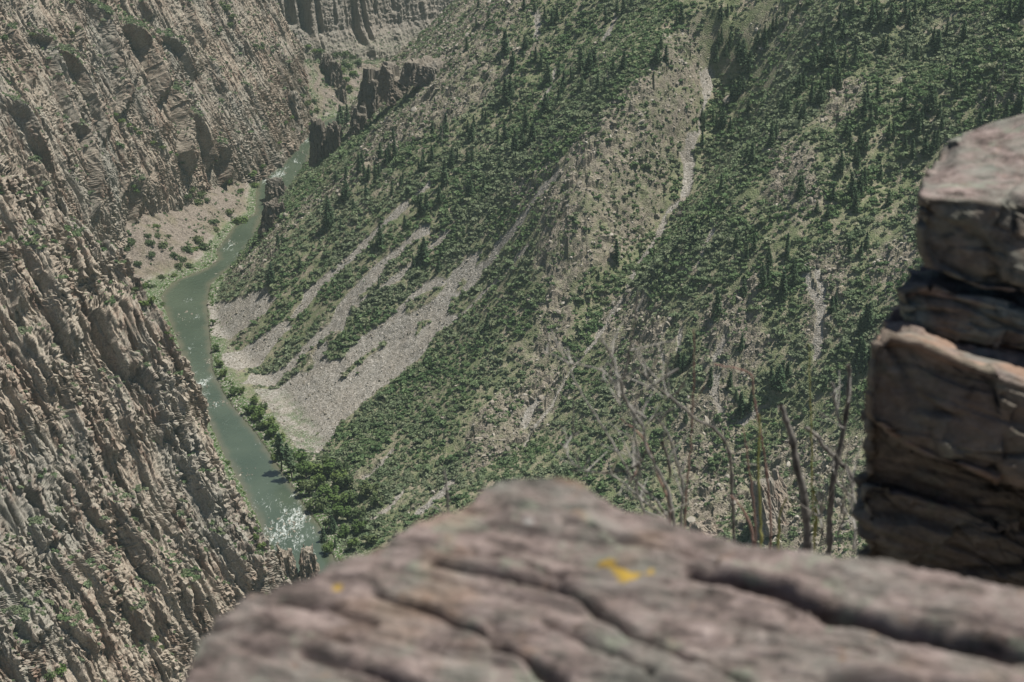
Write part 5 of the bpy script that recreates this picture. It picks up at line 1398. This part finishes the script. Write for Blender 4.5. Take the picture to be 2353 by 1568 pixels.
# broken rock slope just below the ledge, where the dead shrubs root and the stack rests
qx = np.arange(.1, 7.5, .06); qy = np.arange(3.9, 15.5, .07)
QX, QY = np.meshgrid(qx, qy, indexing='ij')
qz = -.635*QY - .12 + .10*fbm(QX/.9, QY/.9, 641, 4) + .07*blocks(QX/.5, QY/.4, 642, .9) - 3*np.clip(.7 - QX, 0, 1)**2
qz = np.maximum(qz, -11)
me = mesh_np('rim_slope', np.stack([QX, QY, qz + 500], -1).reshape(-1, 3), grid_faces(len(qx), len(qy)), attrs={'lichen': 0*QX, 'moss': .3*sstep(0, .4, fbm(QX/.5, QY/.5, 643, 3)), 'rust': 0*QX})
tag(link('terrain', me, M_RIM), 'broken rock slope below the ledge', 'terrain', kind='structure')
FSTOP=4.2; EXPO=0.55; DENOISE=True; HAZE=0.6e-4
# ------------------------------------------------------------------ light, air, camera
SUN_AZ, SUN_EL = R(14), R(68)        # measured from +x towards +y
sv = Vector((math.cos(SUN_AZ)*math.cos(SUN_EL), math.sin(SUN_AZ)*math.cos(SUN_EL), math.sin(SUN_EL)))
sl = bpy.data.lights.new('sun', 'SUN'); sl.energy = 5.0; sl.angle = R(.5); sl.color = (1, .95, .87)
so = bpy.data.objects.new('sun', sl); COL.objects.link(so); so.rotation_euler = sv.to_track_quat('Z', 'Y').to_euler()
wd = bpy.data.worlds.new('World'); SC.world = wd; wd.use_nodes = True
nt = wd.node_tree; nt.nodes.clear()
sk = nt.nodes.new('ShaderNodeTexSky'); sk.sky_type = 'NISHITA'; sk.sun_disc = False
sk.sun_elevation = SUN_EL; sk.sun_rotation = R(90) - SUN_AZ; sk.altitude = 2000
bg = nt.nodes.new('ShaderNodeBackground'); bg.inputs[1].default_value = .05
ow = nt.nodes.new('ShaderNodeOutputWorld'); nt.links.new(sk.outputs[0], bg.inputs[0]); nt.links.new(bg.outputs[0], ow.inputs[0])
cd = bpy.data.cameras.new('camera'); co = bpy.data.objects.new('camera', cd); COL.objects.link(co)
cd.sensor_fit = 'HORIZONTAL'; cd.sensor_width = 36; cd.angle = R(30); cd.clip_start = .1; cd.clip_end = 6000
co.location = CAM; co.rotation_euler = (R(90) + PITCH, 0, 0)
SC.camera = co
cd.dof.use_dof = True; cd.dof.focus_distance = 1150; cd.dof.aperture_fstop = FSTOP
SC.view_settings.view_transform = 'Standard'; SC.view_settings.look = 'None'; SC.view_settings.gamma = 1
SC.view_settings.use_curve_mapping = False; SC.view_settings.exposure = EXPO
SC.cycles.use_denoising = DENOISE
SC.cycles.max_bounces = 5; SC.cycles.diffuse_bounces = 1; SC.cycles.glossy_bounces = 2; SC.cycles.volume_bounces = 0
SC.cycles.transparent_max_bounces = 8; SC.cycles.use_adaptive_sampling = False; SC.cycles.sample_clamp_indirect = 3

# thin summer haze filling the gorge
hz = bpy.data.materials.new('haze'); hz.use_nodes = True
hn = hz.node_tree; hn.nodes.clear()
ho = hn.nodes.new('ShaderNodeOutputMaterial'); hv = hn.nodes.new('ShaderNodeVolumePrincipled')
hv.inputs['Color'].default_value = (.66, .84, .78, 1); hv.inputs['Density'].default_value = HAZE
hv.inputs['Anisotropy'].default_value = .2
hn.links.new(hv.outputs[0], ho.inputs['Volume'])
b = 3900
vv = [(x, y, z) for z in (-7.5, 640) for x, y in ((-b, -b), (b, -b), (b, b + 1900), (-b, b + 1900))]
me = bpy.data.meshes.new('haze'); me.from_pydata(vv, [], [(3, 2, 1, 0), (4, 5, 6, 7), (0, 1, 5, 4), (1, 2, 6, 5), (2, 3, 7, 6), (3, 0, 4, 7)])
tag(link('haze', me, hz), 'thin pale haze in the canyon air', 'haze', kind='stuff')
